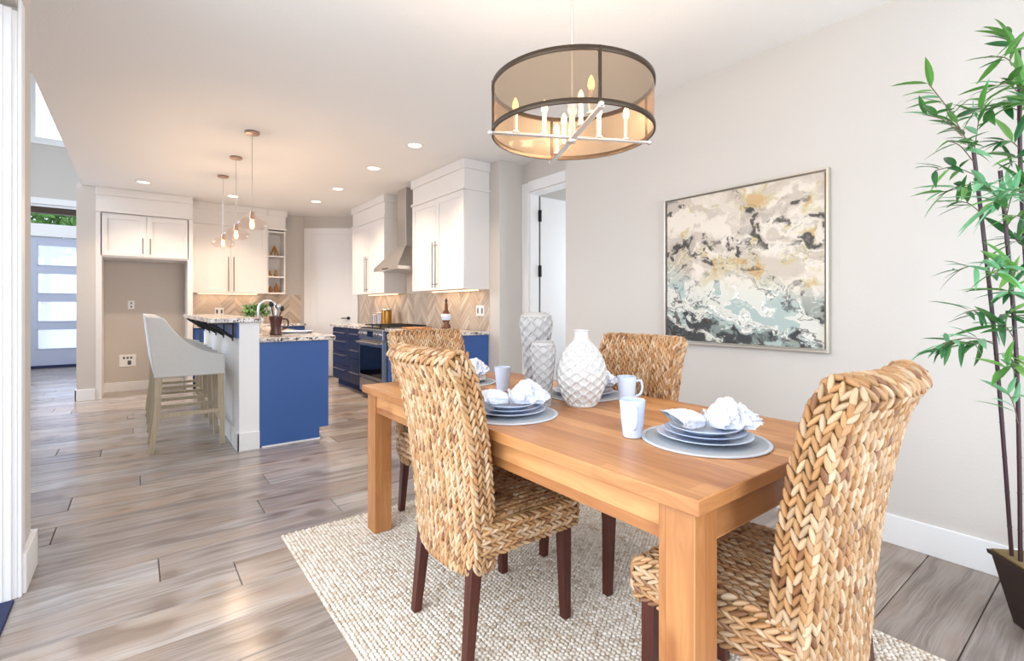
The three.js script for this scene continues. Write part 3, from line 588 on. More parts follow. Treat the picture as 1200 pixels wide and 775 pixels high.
{
  const f = thing('faucet', 'arched chrome faucet behind the raised bar', 'faucet', [1.0, 0.931, -5.6]);
  mesh('base', cyl(0.028, 0.024, 0.04, 0, 0, 0), M.chrome, f);
  mesh('spout', tube([[0, 0.03, 0], [0, 0.22, 0], [0.01, 0.28, 0], [0.07, 0.33, 0], [0.15, 0.30, 0], [0.17, 0.22, 0]], 0.013, 40, 10), M.chrome, f);
  mesh('spray_head', cyl(0.016, 0.013, 0.06, 0.17, 0.17, 0), M.chrome, f);
  mesh('lever', bar([0, 0.06, 0.02], [0.0, 0.1, 0.09], 0.007), M.chrome, f);
  const p = thing('potted_plant', 'small bushy green plant beside the faucet', 'plant', [1.03, 0.931, -5.9]);
  mesh('planter', lathe([[0, 0], [0.055, 0], [0.075, 0.12], [0.07, 0.12], [0.06, 0.1], [0, 0.1]], 20), M.plastic, p);
  for (let i = 0; i < 160; i++) {
    const a = rr(0, 6.28), c = rr(-0.5, 1), s = Math.sqrt(1 - c * c), R = rr(0.05, 0.13);
    const g = leafShape(rr(0.05, 0.07), 0.03, 0.006); g.rotateX(rr(-1.2, 0.6)); g.rotateY(a + rr(-0.6, 0.6)); g.translate(R * s * Math.cos(a), 0.20 + R * c * 0.75, R * s * Math.sin(a));
    const o = mesh('leaf', g, pick(M.leaves.slice(0, 4)), p);
  }
  const j = thing('pitcher', 'dark brown pitcher filled with utensils on the island counter', 'pitcher', [1.02, 0.931, -4.9]);
  mesh('pitcher_body', lathe([[0, 0], [0.05, 0], [0.055, 0.01], [0.042, 0.06], [0.05, 0.12], [0.06, 0.17], [0.05, 0.175], [0, 0.165]], 24), M.jar, j);
  mesh('handle', tube([[0.05, 0.15, 0], [0.1, 0.14, 0], [0.1, 0.07, 0], [0.048, 0.05, 0]], 0.008, 20, 8), M.jar, j);
  for (let i = 0; i < 5; i++) { const a = i * 1.3, x = Math.cos(a) * 0.035, z = Math.sin(a) * 0.035; mesh('utensil', [bar([x * 0.5, 0.12, z * 0.5], [x * 1.4, 0.23 + 0.02 * (i % 3), z * 1.4], 0.005), new THREE.SphereGeometry(0.02, 10, 8).scale(1, 1.3, 0.5).translate(x * 1.5, 0.245 + 0.02 * (i % 3), z * 1.5)], i % 2 ? M.steel : M.black, j); }
  const t = tag(mesh('tray', lathe([[0, 0.004], [0.13, 0.004], [0.16, 0.02], [0.165, 0.018], [0.135, 0], [0, 0]], 28).scale(1, 1, 0.7).translate(1.28, 0.9305, -5.2), M.plate), 'shallow pale dish lying on the island counter', 'dish');
}
function leafShape(L, W, fold) {            // lance-shaped leaf along +z, folded along its middle rib
  const n = 5, pos = [], P = [];
  for (let i = 0; i <= n; i++) { const t = i / n, w = W / 2 * Math.pow(Math.sin(Math.PI * Math.pow(t, 0.75)), 0.9) + (i === n ? 0 : 0.0004), d = -0.22 * L * t * t; P.push([[-w, d + fold * (w / W * 2), L * t], [0, d, L * t], [w, d + fold * (w / W * 2), L * t]]); }
  for (let i = 0; i < n; i++) for (let k = 0; k < 2; k++) { const a = P[i][k], b = P[i][k + 1], c = P[i + 1][k + 1], d = P[i + 1][k]; pos.push(...a, ...d, ...c, ...a, ...c, ...b); }
  const g = new THREE.BufferGeometry(); g.setAttribute('position', new THREE.Float32BufferAttribute(pos, 3)); g.computeVertexNormals();
  g.setAttribute('uv', new THREE.BufferAttribute(new Float32Array(pos.length / 3 * 2), 2)); return g;
}
// ------------------------------------------------------------------ bar stools
{
  const s = thing('bar_stool', 'grey upholstered bar stool with pale legs at the open end of the island', 'stool', [0.355, 0, -5.14], Math.PI / 2, 'bar stools along the island');
  const sh = new THREE.Shape(); sh.moveTo(-0.235, 0.62); sh.lineTo(0.245, 0.62); sh.lineTo(0.245, 0.775); sh.bezierCurveTo(0.1, 0.80, -0.02, 0.86, -0.10, 0.97); sh.bezierCurveTo(-0.14, 1.02, -0.17, 1.08, -0.19, 1.095); sh.lineTo(-0.29, 1.105); sh.lineTo(-0.235, 0.62);
  for (const x of [-1, 1]) { const g = extrude(sh, 0.03, 0.008, 10); g.rotateY(-Math.PI / 2); mesh('side_arm', uvm(g.translate(x * 0.235 + 0.015, 0, 0), 'z'), M.linen, s); }
  const bk = extrude([[-0.235, 0.64], [-0.165, 0.64], [-0.20, 1.09], [-0.285, 1.10]], 0.44, 0.01).rotateY(-Math.PI / 2).translate(0.22, 0, 0);
  mesh('backrest', uvm(bk), M.linen, s);
  mesh('seat', bx(-0.212, 0.212, 0.62, 0.72, -0.17, 0.25, 0.02), M.linen, s);
  for (const x of [-1, 1]) {
    mesh('leg', [taper([x * 0.222, 0, 0.242], [x * 0.222, 0.622, 0.225], 0.017, 0.024)], M.paleWood, s);
    mesh('leg', [taper([x * 0.222, 0, -0.262], [x * 0.222, 0.3, -0.222], 0.017, 0.021), taper([x * 0.222, 0.3, -0.222], [x * 0.222, 0.622, -0.21], 0.021, 0.024)], M.paleWood, s);
    mesh('rung', bx(x * 0.222 - 0.012, x * 0.222 + 0.012, 0.28, 0.31, -0.222, 0.232), M.paleWood, s);
  }
  mesh('rung', bx(-0.222, 0.222, 0.20, 0.225, 0.222, 0.246), M.paleWood, s); mesh('rung', bx(-0.222, 0.222, 0.34, 0.365, -0.23, -0.206), M.paleWood, s);
  copy(s, [0.355, 0, -5.99], Math.PI / 2, 'middle one of the three grey upholstered bar stools');
  copy(s, [0.355, 0, -6.81], Math.PI / 2, 'grey upholstered bar stool closest to the refrigerator alcove');
}

// ------------------------------------------------------------------ ceiling lights
[[2.106, -4.254, 'round recessed ceiling light of the range row closest to the dining room'], [2.093, -5.238, 'second round recessed ceiling light of the range row from the dining room'], [2.084, -6.43, 'third round recessed ceiling light of the range row from the dining room'], [2.08, -7.4, 'round recessed ceiling light in front of the pantry door'], [0.07, -7.55, 'round recessed ceiling light in front of the refrigerator cabinet'], [1.066, -7.75, 'round recessed ceiling light behind the glass pendants']].forEach(([x, z, lab]) => {
  const c = thing('recessed_light', lab, 'ceiling light', [x, CEIL, z], 0, 'recessed kitchen ceiling lights');
  mesh('trim_ring', lathe([[0.062, -0.001], [0.064, -0.008], [0.085, -0.006], [0.09, -0.0005]], 32), M.trim, c);
  mesh('lens', cyl(0.062, 0.062, 0.004, 0, -0.006, 0, 28), M.lens, c);
  const l = new THREE.SpotLight(new THREE.Color(1, 0.80, 0.60), 10, 0, 1.05, 0.7); l.name = 'recessed_lamp'; l.position.set(0, -0.012, 0); l.target.position.set(0, -2, 0); l.castShadow = true; l.shadow.radius = 2.5; c.add(l, l.target);
});
[[0.81, -4.82, 1.935, 'clear glass pendant lamp over the open end of the island'], [0.815, -5.73, 1.95, 'middle one of the three clear glass pendant lamps'], [0.81, -6.64, 1.955, 'clear glass pendant lamp over the island end towards the sink wall']].forEach(([x, z, y, lab]) => {
  const p = thing('pendant_lamp', lab, 'pendant', [x, 0, z], 0, 'glass pendants over the island');
  mesh('ceiling_plate', lathe([[0, CEIL - 0.022], [0.05, CEIL - 0.022], [0.06, CEIL - 0.014], [0.06, CEIL - 0.001], [0, CEIL - 0.001]], 28), M.copper, p);
  mesh('cord', bar([0, y + 0.09, 0], [0, CEIL - 0.02, 0], 0.0032, 6), M.steel, p);
  mesh('socket', cyl(0.022, 0.016, 0.07, 0, y + 0.03, 0), M.copper, p);
  mesh('glass_shade', lathe([[0.024, y + 0.075], [0.03, y + 0.06], [0.075, y + 0.045], [0.118, y + 0.01], [0.122, y - 0.02], [0.10, y - 0.05], [0.075, y - 0.062]], 40), M.glass, p);
  mesh('bulb', lathe([[0, y - 0.055], [0.014, y - 0.05], [0.021, y - 0.025], [0.017, y + 0.005], [0.011, y + 0.03]], 16), M.bulb, p);
  const l = new THREE.PointLight(WARM, 0.8); l.name = 'pendant_light'; l.position.set(0, y - 0.02, 0); l.castShadow = true; p.add(l);
});
{ // drum chandelier
  const R = 0.325, H = 0.20, Y = 1.889, c = thing('chandelier', 'bronze drum chandelier with mesh shade and candle bulbs over the table', 'chandelier', [1.41, 0, -1.427]);
  const ring = (y) => lathe([[R - 0.004, y], [R + 0.004, y], [R + 0.004, y + 0.018], [R - 0.004, y + 0.018], [R - 0.004, y]], 72);
  mesh('lower_ring', ring(Y), M.bronze, c); mesh('upper_ring', ring(Y + H - 0.018), M.bronze, c);
  mesh('shade', clean(new THREE.CylinderGeometry(R - 0.001, R - 0.001, H - 0.03, 72, 1, true).translate(0, Y + H / 2, 0)), M.shadeMesh, c);
  const A0 = Math.atan2(0.316, 0.605);
  for (let k = 0; k < 4; k++) {
    const a = A0 + k * Math.PI / 2, dx = Math.cos(a), dz = Math.sin(a);
    mesh('post', bar([dx * R, Y, dz * R], [dx * R, Y + H, dz * R], 0.006), M.bronze, c);
    if (k < 2) { const g = bx(-R - 0.015, R + 0.015, Y - 0.010, Y - 0.002, -0.011, 0.011, 0.002); g.rotateY(-a); mesh('cross_bar', k ? g.translate(0, -0.0082, 0) : g, M.nickel, c); }
    mesh('finial', new THREE.SphereGeometry(0.011, 14, 10).translate(dx * (R + 0.012), Y - 0.006, dz * (R + 0.012)), M.nickel, c);
    for (const r of [0.115, 0.235]) {
      const cd = mesh('candle', [cyl(0.009, 0.009, 0.085, dx * r, Y, dz * r, 14), cyl(0.018, 0.014, 0.008, dx * r, Y - 0.002, dz * r, 16)], M.silver, c);
      mesh('bulb', lathe([[0, 0], [0.008, 0], [0.0135, 0.018], [0.011, 0.036], [0.004, 0.052], [0, 0.056]], 14).translate(dx * r, Y + 0.085, dz * r), M.bulb, cd);
    }
    const l = new THREE.PointLight(WARM, 0.36); l.name = 'candle_light'; l.position.set(dx * 0.235, Y + 0.108, dz * 0.235); l.castShadow = true; c.add(l);
  }
  mesh('centre_column', lathe([[0, Y - 0.03], [0.012, Y - 0.03], [0.02, Y - 0.018], [0.014, Y], [0.012, Y + 0.08], [0.022, Y + 0.1], [0.022, Y + 0.13], [0.01, Y + 0.145], [0, Y + 0.145]], 24), M.nickel, c);
  mesh('rod', bar([0, Y + 0.14, 0], [0, CEIL - 0.03, 0], 0.006), M.nickel, c);
  mesh('ceiling_plate', lathe([[0, CEIL - 0.03], [0.05, CEIL - 0.028], [0.062, CEIL - 0.012], [0.062, CEIL - 0.001], [0, CEIL - 0.001]], 28), M.nickel, c);
}

// ------------------------------------------------------------------ painting
{
  const p = thing('painting', 'square abstract painting in slim silver frame on the wall', 'painting', [RX - 0.001, 1.446, -1.568], -Math.PI / 2);
  const h = 0.522, hv = 0.508, cv = new THREE.PlaneGeometry(2 * h - 0.044, 2 * hv - 0.044).translate(0, 0, 0.0305);
  mesh('canvas', cv, M.art, p);
  mesh('stretcher', bx(-h + 0.022, h - 0.022, -hv + 0.022, hv - 0.022, 0.004, 0.03), M.canvasEdge, p);
  mesh('frame', [bx(-h, -h + 0.012, -hv, hv, 0.002, 0.042, 0.002), bx(h - 0.012, h, -hv, hv, 0.002, 0.042, 0.002), bx(-h + 0.012, h - 0.012, hv - 0.012, hv, 0.002, 0.042, 0.002), bx(-h + 0.012, h - 0.012, -hv, -hv + 0.012, 0.002, 0.042, 0.002)], M.silver, p);
  mesh('backing_board', bx(-h + 0.01, h - 0.01, -hv + 0.01, hv - 0.01, 0.002, 0.004), M.silver, p);
}

// ------------------------------------------------------------------ rug
{
  const x0 = 0.59, x1 = 2.15, z0 = -2.72, z1 = -0.29;
  const r = thing('rug', 'ivory looped jute rug under the dining table', 'rug', [(x0 + x1) / 2, 0, (z0 + z1) / 2]);
  const w = (x1 - x0) / 2, d = (z1 - z0) / 2;
  mesh('backing', bx(-w, w, 0.0005, 0.006, -d, d, 0.002), M.rugBase, r);
  const px = 0.0165, pz = 0.0185, nx = Math.floor(2 * w / px), nz = Math.floor(2 * d / pz);
  const im = new THREE.InstancedMesh(new THREE.SphereGeometry(1, 8, 6), M.rugLoop, nx * nz); im.name = 'loops'; im.userData.kind = 'stuff';
  const m = new THREE.Matrix4(), q = new THREE.Quaternion(), col = new THREE.Color(); let n = 0;
  for (let i = 0; i < nx; i++) for (let j = 0; j < nz; j++) {
    const x = -w + (i + 0.5) * px + rr(-1, 1) * 0.0016, z = -d + (j + (i % 2 ? 0.75 : 0.25)) * pz + rr(-1, 1) * 0.0016;
    q.setFromEuler(new THREE.Euler(rr(-0.25, 0.25), (i % 2 ? 0.5 : -0.5) + rr(-0.3, 0.3), rr(-0.25, 0.25)));
    m.compose(V(x, 0.0065, z), q, V(0.0082, 0.0068 * rr(0.8, 1.15), 0.0108)); im.setMatrixAt(n, m);
    const t = rnd(); col.setRGB(...mix(mix([0.58, 0.49, 0.40], [0.74, 0.67, 0.59], t), [0.40, 0.28, 0.18], rnd() < 0.10 ? 0.6 : 0)); im.setColorAt(n, col); n++;
  }
  im.castShadow = im.receiveShadow = true; r.add(im);
}
const RUG = 0.013;

// ------------------------------------------------------------------ table
{
  const T = 0.775, x0 = 0.952, x1 = 1.888, z0 = -2.545, z1 = -0.582;
  const t = thing('dining_table', 'honey coloured solid wood dining table with square legs', 'table', [(x0 + x1) / 2, 0, (z0 + z1) / 2]);
  const w = (x1 - x0) / 2, d = (z1 - z0) / 2, L = 0.095;
  mesh('tabletop', uvm(bx(-w, w, T - 0.038, T, -d, d, 0.004), 'z'), M.stave, t);
  const i = 0.022;
  for (const sx of [-1, 1]) for (const sz of [-1, 1]) {
    const a = sx * (w - i), b = sx * (w - i - L), c = sz * (d - i), e = sz * (d - i - L);
    mesh('leg', uvm(bx(Math.min(a, b), Math.max(a, b), RUG, T - 0.038, Math.min(c, e), Math.max(c, e), 0.004), 'y', 0.3 * sx + sz, 0.17 * sx), M.stave, t);
  }
  const ay0 = T - 0.135, ay1 = T - 0.038;
  for (const sx of [-1, 1]) { const a = sx * (w - i - 0.012), b = sx * (w - i - 0.037); mesh('apron', uvm(bx(Math.min(a, b), Math.max(a, b), ay0, ay1, -d + i + L, d - i - L, 0.002), 'z', 0.7, 0.33), M.stave, t); }
  for (const sz of [-1, 1]) { const a = sz * (d - i - 0.012), b = sz * (d - i - 0.037); mesh('apron', uvm(bx(-w + i + L, w - i - L, ay0, ay1, Math.min(a, b), Math.max(a, b), 0.002), 'x', 0.2, 0.21), M.stave, t); }
}

// ------------------------------------------------------------------ woven chairs
/** one strand of the weave: a bent spindle; columns of strands lean left and right in turn */
function weave(list) {                          // list of { P(u, v) -> [pos, across, along, normal], nu, nv, flip }
  const pos = [], nor = [], col = [], uv = [];
  const prof = [[-0.5, 0.25], [-0.38, 0.7], [-0.15, 0.98], [0.15, 0.98], [0.38, 0.7], [0.5, 0.25]], SEG = 6;
  const straw = [[0.49, 0.295, 0.15], [0.44, 0.24, 0.105], [0.55, 0.37, 0.225], [0.40, 0.20, 0.08], [0.23, 0.10, 0.042], [0.51, 0.33, 0.185]];
  for (const { P, nu, nv, lean = 0.38, len = 0.044, wid = 0.0069, hgt = 0.0084 } of list)
    for (let i = 0; i < nu; i++) for (let j = 0; j < nv; j++) {
      const s = i % 2 ? 1 : -1;
      const [p, a, b, n] = P((i + 0.5) / nu, (j + 0.5 + (s > 0 ? 0.0 : 0.12) + rr(-0.08, 0.08)) / nv);
      const an = s * lean + rr(-0.12, 0.12), tilt = 0.2 + rr(-0.08, 0.08), L = len * rr(0.9, 1.12), W = wid * rr(0.88, 1.12), H = hgt * rr(0.85, 1.2);
      const dir = b.clone().multiplyScalar(Math.cos(an)).addScaledVector(a, Math.sin(an)).multiplyScalar(Math.cos(tilt)).addScaledVector(n, Math.sin(tilt)).normalize();
      const side = dir.clone().cross(n).normalize(), up = side.clone().cross(dir).normalize();
      const base = straw[rnd() < 0.07 ? 4 : Math.floor(rnd() * 3.99)], k = rr(0.82, 1.12), c = base.map((v) => v * k);
      const R = prof.map(([t, r]) => { const row = []; for (let q = 0; q < SEG; q++) { const f = q / SEG * 2 * Math.PI, cs = Math.cos(f), sn = Math.sin(f), bend = 0.0035 * (1 - 4 * t * t);
        row.push([p.clone().addScaledVector(dir, t * L).addScaledVector(side, cs * W * r).addScaledVector(up, sn * H * r + bend), side.clone().multiplyScalar(cs / W).addScaledVector(up, sn / H).normalize()]); } return row; });
      const put = ([x, y]) => { pos.push(x.x, x.y, x.z); nor.push(y.x, y.y, y.z); col.push(...c); uv.push(0, 0); };
      for (let r = 0; r < prof.length - 1; r++) for (let q = 0; q < SEG; q++) { const q2 = (q + 1) % SEG; const A = R[r][q], B = R[r][q2], C = R[r + 1][q2], D = R[r + 1][q]; [A, C, B, A, D, C].forEach(put); }
    }
  const g = new THREE.BufferGeometry();
  g.setAttribute('position', new THREE.Float32BufferAttribute(pos, 3)); g.setAttribute('normal', new THREE.Float32BufferAttribute(nor, 3)); g.setAttribute('uv', new THREE.Float32BufferAttribute(uv, 2)); g.setAttribute('color', new THREE.Float32BufferAttribute(col, 3));
  return g;
}
function weaveMesh(list, parent) { const o = new THREE.Mesh(weave(list), M.strand); o.name = 'weave'; o.userData.kind = 'stuff'; o.userData.label = 'chunky braided seagrass'; o.castShadow = o.receiveShadow = true; parent.add(o); return o; }
function pathSurface(path, x0, x1) {            // path: closed-form polyline of [z, y] run; surface between x0 and x1
  const cv = new THREE.CatmullRomCurve3(path.map(([z, y]) => V(0, y, z)), false, 'centripetal'); cv.arcLengthDivisions = 400;
  return { len: cv.getLength(), P: (u, v) => { v = Math.min(0.999, Math.max(0.001, v)); const p = cv.getPointAt(v), t = cv.getTangentAt(v); p.x = x0 + (x1 - x0) * u; return [p, V(1, 0, 0), t, V(1, 0, 0).cross(t).normalize()]; }, cv };
}
const ROW = 0.0268;
const chair = thing('dining_chair', 'woven seagrass dining chair with its back to the entry and patio side', 'chair', [0, 0, 0], 0, 'woven chairs round the dining table');
{
  const HW = 0.226, th = 0.033;
  const half = (y) => HW - 0.010 * sm(0.85, 0.42, y) - 0.03 * sm(0.36, 0.27, y), wrap = (u) => 0.034 * (2 * u - 1) ** 2;      // narrower below, ends curving forward
  // centre line of the back, rising and leaning backwards
  const mid = new THREE.CatmullRomCurve3([[-0.198, 0.285], [-0.203, 0.40], [-0.213, 0.53], [-0.232, 0.70], [-0.265, 0.87], [-0.288, 0.95], [-0.310, 0.992]].map(([z, y]) => V(0, y, z)));
  const S = 16, front = [], back = [], nrm = (t) => V(0, -t.z, t.y);
  for (let i = 0; i <= S; i++) { const p = mid.getPointAt(i / S), n = nrm(mid.getTangentAt(i / S)); front.push([p.z + n.z * th, p.y + n.y * th]); back.push([p.z - n.z * th, p.y - n.y * th]); }
  const tp = mid.getPointAt(1), tt = mid.getTangentAt(1);
  const cap = [[front[S][0] + tt.z * 0.022, front[S][1] + tt.y * 0.022], [tp.z + tt.z * 0.036, tp.y + tt.y * 0.036], [back[S][0] + tt.z * 0.022, back[S][1] + tt.y * 0.022]];
  const loop = [...front, ...cap, ...back.slice().reverse()];
  const srf = pathSurface(loop, -1, 1), list = [];
  const P = (u, v) => { const r = srf.P(u, v), p = r[0], h = half(p.y); p.x = (2 * u - 1) * h; p.z += wrap(u); const ac = V(2 * h, 0, 0.068 * 2 * (2 * u - 1)).normalize(); return [p, ac, r[2], ac.clone().cross(r[2]).normalize()]; };
  { // solid core a little inside the weave
    const NU = 12, NV = 60, pos = [], Q = []; for (let i = 0; i <= NU; i++) { const row = []; for (let j = 0; j <= NV; j++) { const [p, , , n] = P(0.02 + 0.96 * i / NU, j / NV); row.push(p.addScaledVector(n, -0.006)); } Q.push(row); }
    const quad = (a, b, c, d) => { for (const q of [a, b, c, a, c, d]) pos.push(q.x, q.y, q.z); };
    for (let i = 0; i < NU; i++) { for (let j = 0; j < NV; j++) quad(Q[i][j], Q[i + 1][j], Q[i + 1][j + 1], Q[i][j + 1]); quad(Q[i][NV], Q[i + 1][NV], Q[i + 1][0], Q[i][0]); }
    for (const i of [0, NU]) for (let j = 0; j < NV / 2; j++) { const a = Q[i][j], b2 = Q[i][j + 1], c = Q[i][NV - j - 1], d = Q[i][NV - j]; if (i) quad(a, d, c, b2); else quad(a, b2, c, d); }
    const g = new THREE.BufferGeometry(); g.setAttribute('position', new THREE.Float32BufferAttribute(pos, 3)); g.computeVertexNormals();
    var bk = mesh('backrest', g, M.weaveCore, chair);
  }
  list.push({ P, nu: 30, nv: Math.round(srf.len / ROW) });
  const ML = mid.getLength();
  for (const s of [-1, 1]) list.push({ P: (u, v) => {                       // edges, carried on round the top
    const w = v * 1.04, p = mid.getPointAt(Math.min(1, w)), t = mid.getTangentAt(Math.min(1, w)), nn = nrm(t);
    if (w > 1) p.addScaledVector(t, (w - 1) * ML);
    const o = (u - 0.5) * 2 * (th + 0.005) * (w > 1 ? 0.75 : 1) * (s > 0 ? -1 : 1);
    return [V(s * (half(p.y) - 0.001), p.y + nn.y * o, p.z + nn.z * o + 0.034), nn.multiplyScalar(s > 0 ? -1 : 1), t, V(s, 0, 0)]; }, nu: 5, nv: Math.round(0.76 / ROW) });
  weaveMesh(list, bk);
  // seat
  const sx = 0.224, seatTop = [[-0.19, 0.464], [-0.05, 0.472], [0.12, 0.47], [0.20, 0.462], [0.238, 0.445], [0.246, 0.41], [0.242, 0.37], [0.225, 0.345]];
  const seatShape = new THREE.Shape([[-0.20, 0.35], [0.215, 0.35], [0.236, 0.38], [0.232, 0.445], [0.19, 0.462], [-0.20, 0.462]].map(([z, y]) => new THREE.Vector2(z, y)));
  const st = mesh('seat', extrude(seatShape, 2 * sx - 0.02, 0).rotateY(-Math.PI / 2).translate(sx - 0.01, 0, 0), M.weaveCore, chair);
  const ss = pathSurface(seatTop.slice().reverse(), -sx, sx), sl = [{ P: ss.P, nu: 31, nv: Math.round(ss.len / ROW) }];
  for (const s of [-1, 1]) sl.push({ P: (u, v) => [V(s * sx, 0.352 + u * 0.106, -0.19 + 0.42 * v), V(0, 1, 0), V(0, 0, s > 0 ? 1 : 1), V(s, 0, 0)], nu: 7, nv: Math.round(0.42 / ROW) });
  weaveMesh(sl, st);
  for (const s of [-1, 1]) {
    mesh('leg', taper([s * 0.198, 0, 0.205], [s * 0.198, 0.355, 0.195], 0.015, 0.021), M.darkWood, chair);
    mesh('leg', taper([s * 0.185, 0, -0.225], [s * 0.175, 0.34, -0.19], 0.015, 0.021), M.darkWood, chair);
  }
}
chair.position.set(1.085, RUG, -1.54); chair.rotation.y = Math.PI / 2;
copy(chair, [1.355, RUG, -0.655], Math.PI, 'woven seagrass dining chair at the table end near the bamboo plant');
copy(chair, [1.40, RUG, -2.40], 0, 'woven seagrass dining chair at the table end towards the kitchen');
copy(chair, [1.735, RUG, -1.54], -Math.PI / 2, 'woven seagrass dining chair with its back to the painting');

// ------------------------------------------------------------------ place settings
const TT = 0.7755;
function mugShape(name, label, [x, z], turn, h = 0.12) {
  const m = thing(name, label, 'mug', [x, TT, z], turn, 'pale blue mugs on the table');
  mesh('mug_body', lathe([[0, 0], [0.027, 0], [0.030, 0.004], [0.036, h * 0.5], [0.041, h - 0.002], [0.0395, h], [0.038, h - 0.002], [0.033, h * 0.5], [0.027, 0.008], [0, 0.007]], 40), M.mug, m);
  mesh('handle', tube([[0.037, h * 0.82, 0], [0.058, h * 0.84, 0], [0.066, h * 0.6, 0], [0.056, h * 0.36, 0], [0.033, h * 0.28, 0]], 0.0055, 28, 8), M.mug, m);
}
function napkinShape(rot) {                     // cloth drawn through a ring: a spread tail and a puffed head
  const pos = [], NU = 56, NV = 56, P = [];
  for (let i = 0; i <= NU; i++) { const row = []; const t = i / NU * 2 - 1;
    for (let j = 0; j <= NV; j++) {
      const f = j / NV * 2 * Math.PI;
      const pinch = Math.abs(t), head = t > 0;
      let w = 0.016 + (head ? 0.038 * Math.pow(Math.sin(Math.min(1, pinch * 1.25) * Math.PI * 0.62), 0.8) : 0.075 * Math.pow(pinch, 0.8));
      let h = 0.014 + (head ? 0.026 * Math.sin(Math.min(1, pinch * 1.08) * Math.PI) : 0.014 * Math.sin(pinch * Math.PI) - 0.006 * pinch);
      if (head && t > 0.9) { w *= 1 - (t - 0.9) * 3; h *= 1 - (t - 0.9) * 4; }
      const ri = (p, q) => 1 - Math.abs(2 * fbm(p, q, 3) - 1);
      const cf = Math.cos(f), sf = Math.sin(f), lump = ri(t * 7 + 9, cf * 1.6 + 4 + sf * 1.1) - 0.6, fine = ri(t * 15 + 2, cf * 3.1 + 8 - sf * 2.3) - 0.6;
      const fold = 1 + (head ? (1.1 * lump + 0.5 * fine) * Math.min(1, pinch * 4) : 0.10 * Math.sin(5 * f + 2 * t) + 0.5 * lump * pinch);
      const x = t * (head ? 0.145 : 0.105) + (head ? 0.03 * fine * pinch : 0), y = Math.max(-0.012, sf * h * fold + (head ? 0.012 : 0.002 + 0.012 * pinch)), z = cf * w * fold + (head ? 0.01 * Math.sin(9 * t) : 0);
      row.push([x, y + 0.014, z]);
    } P.push(row); }
  for (let i = 0; i < NU; i++) for (let j = 0; j < NV; j++) pos.push(...P[i][j], ...P[i + 1][j + 1], ...P[i + 1][j], ...P[i][j], ...P[i][j + 1], ...P[i + 1][j + 1]);
  const g = new THREE.BufferGeometry(); g.setAttribute('position', new THREE.Float32BufferAttribute(pos, 3)); g.computeVertexNormals();
  return g;
}
const napkinGeo = napkinShape();
const settings = [
  [1.40, -0.835, -0.62, 'at the table end near the bamboo plant'],
  [1.145, -1.505, -0.5, 'in front of the chair backing on the entry'],
  [1.42, -2.30, -0.5, 'at the table end towards the kitchen'],
  [1.676, -1.62, -0.5, 'in front of the chair under the painting'],
];
for (const [x, z, a, where] of settings) {
  const m = thing('placemat', 'round grey woven placemat ' + where, 'placemat', [x, TT, z], 0, 'round placemats');
  mesh('mat_disc', uvm(lathe([[0, 0], [0.181, 0], [0.181, 0.003], [0, 0.004]], 64), 'x'), M.mat, m);
  mesh('mat_rim', lathe([[0.178, 0.0035], [0.181, 0.0055], [0.189, 0.0055], [0.191, 0.003], [0.189, 0], [0.178, 0]], 64), M.matRim, m);
  const dish = (name, label, r, y, mt) => { const p = thing(name, label, 'plate', [x, TT + y, z], 0, 'stacked plates'); mesh('plate_body', lathe([[0, 0.003], [r * 0.62, 0.003], [r * 0.68, 0.006], [r * 0.97, 0.018], [r, 0.0195], [r * 0.99, 0.0215], [r * 0.95, 0.020], [r * 0.66, 0.010], [r * 0.60, 0.007], [0, 0.007]], 56), mt, p); mesh('foot_ring', lathe([[r * 0.5, 0], [r * 0.54, 0], [r * 0.54, 0.004], [r * 0.5, 0.004]], 40), mt, p); return p; };
  dish('dinner_plate', 'pale blue dinner plate on the placemat ' + where, 0.142, 0.004, M.plate);
  dish('salad_plate', 'smaller blue plate on the dinner plate ' + where, 0.122, 0.0155, M.plateBlue);
  dish('side_plate', 'smallest pale plate under the napkin ' + where, 0.104, 0.0265, M.plate);
  const n = thing('napkin', 'white puffed cloth napkin on the plates ' + where, 'napkin', [x, TT + 0.0445, z], a, 'napkins in rings');
  mesh('cloth', napkinGeo, M.napkin, n);
  const ring = thing('napkin_ring', 'silver ring round the napkin ' + where, 'napkin ring', [x, TT + 0.0665, z], a, 'napkin rings');
  mesh('band', new THREE.TorusGeometry(0.0235, 0.0035, 10, 32).rotateY(Math.PI / 2), M.nickel, ring);
  mesh('jewel', new THREE.SphereGeometry(0.006, 12, 8).translate(0, 0.026, 0), M.chrome, ring);
}
mugShape('mug', 'pale blue mug by the plates at the bamboo end of the table', [1.253, -0.996], -2.3);
mugShape('mug', 'pale blue mug by the plates under the painting, near the round vase', [1.655, -1.345], -0.66);
mugShape('mug', 'pale blue mug by the plates at the kitchen end of the table', [1.43, -1.93], 1.2);

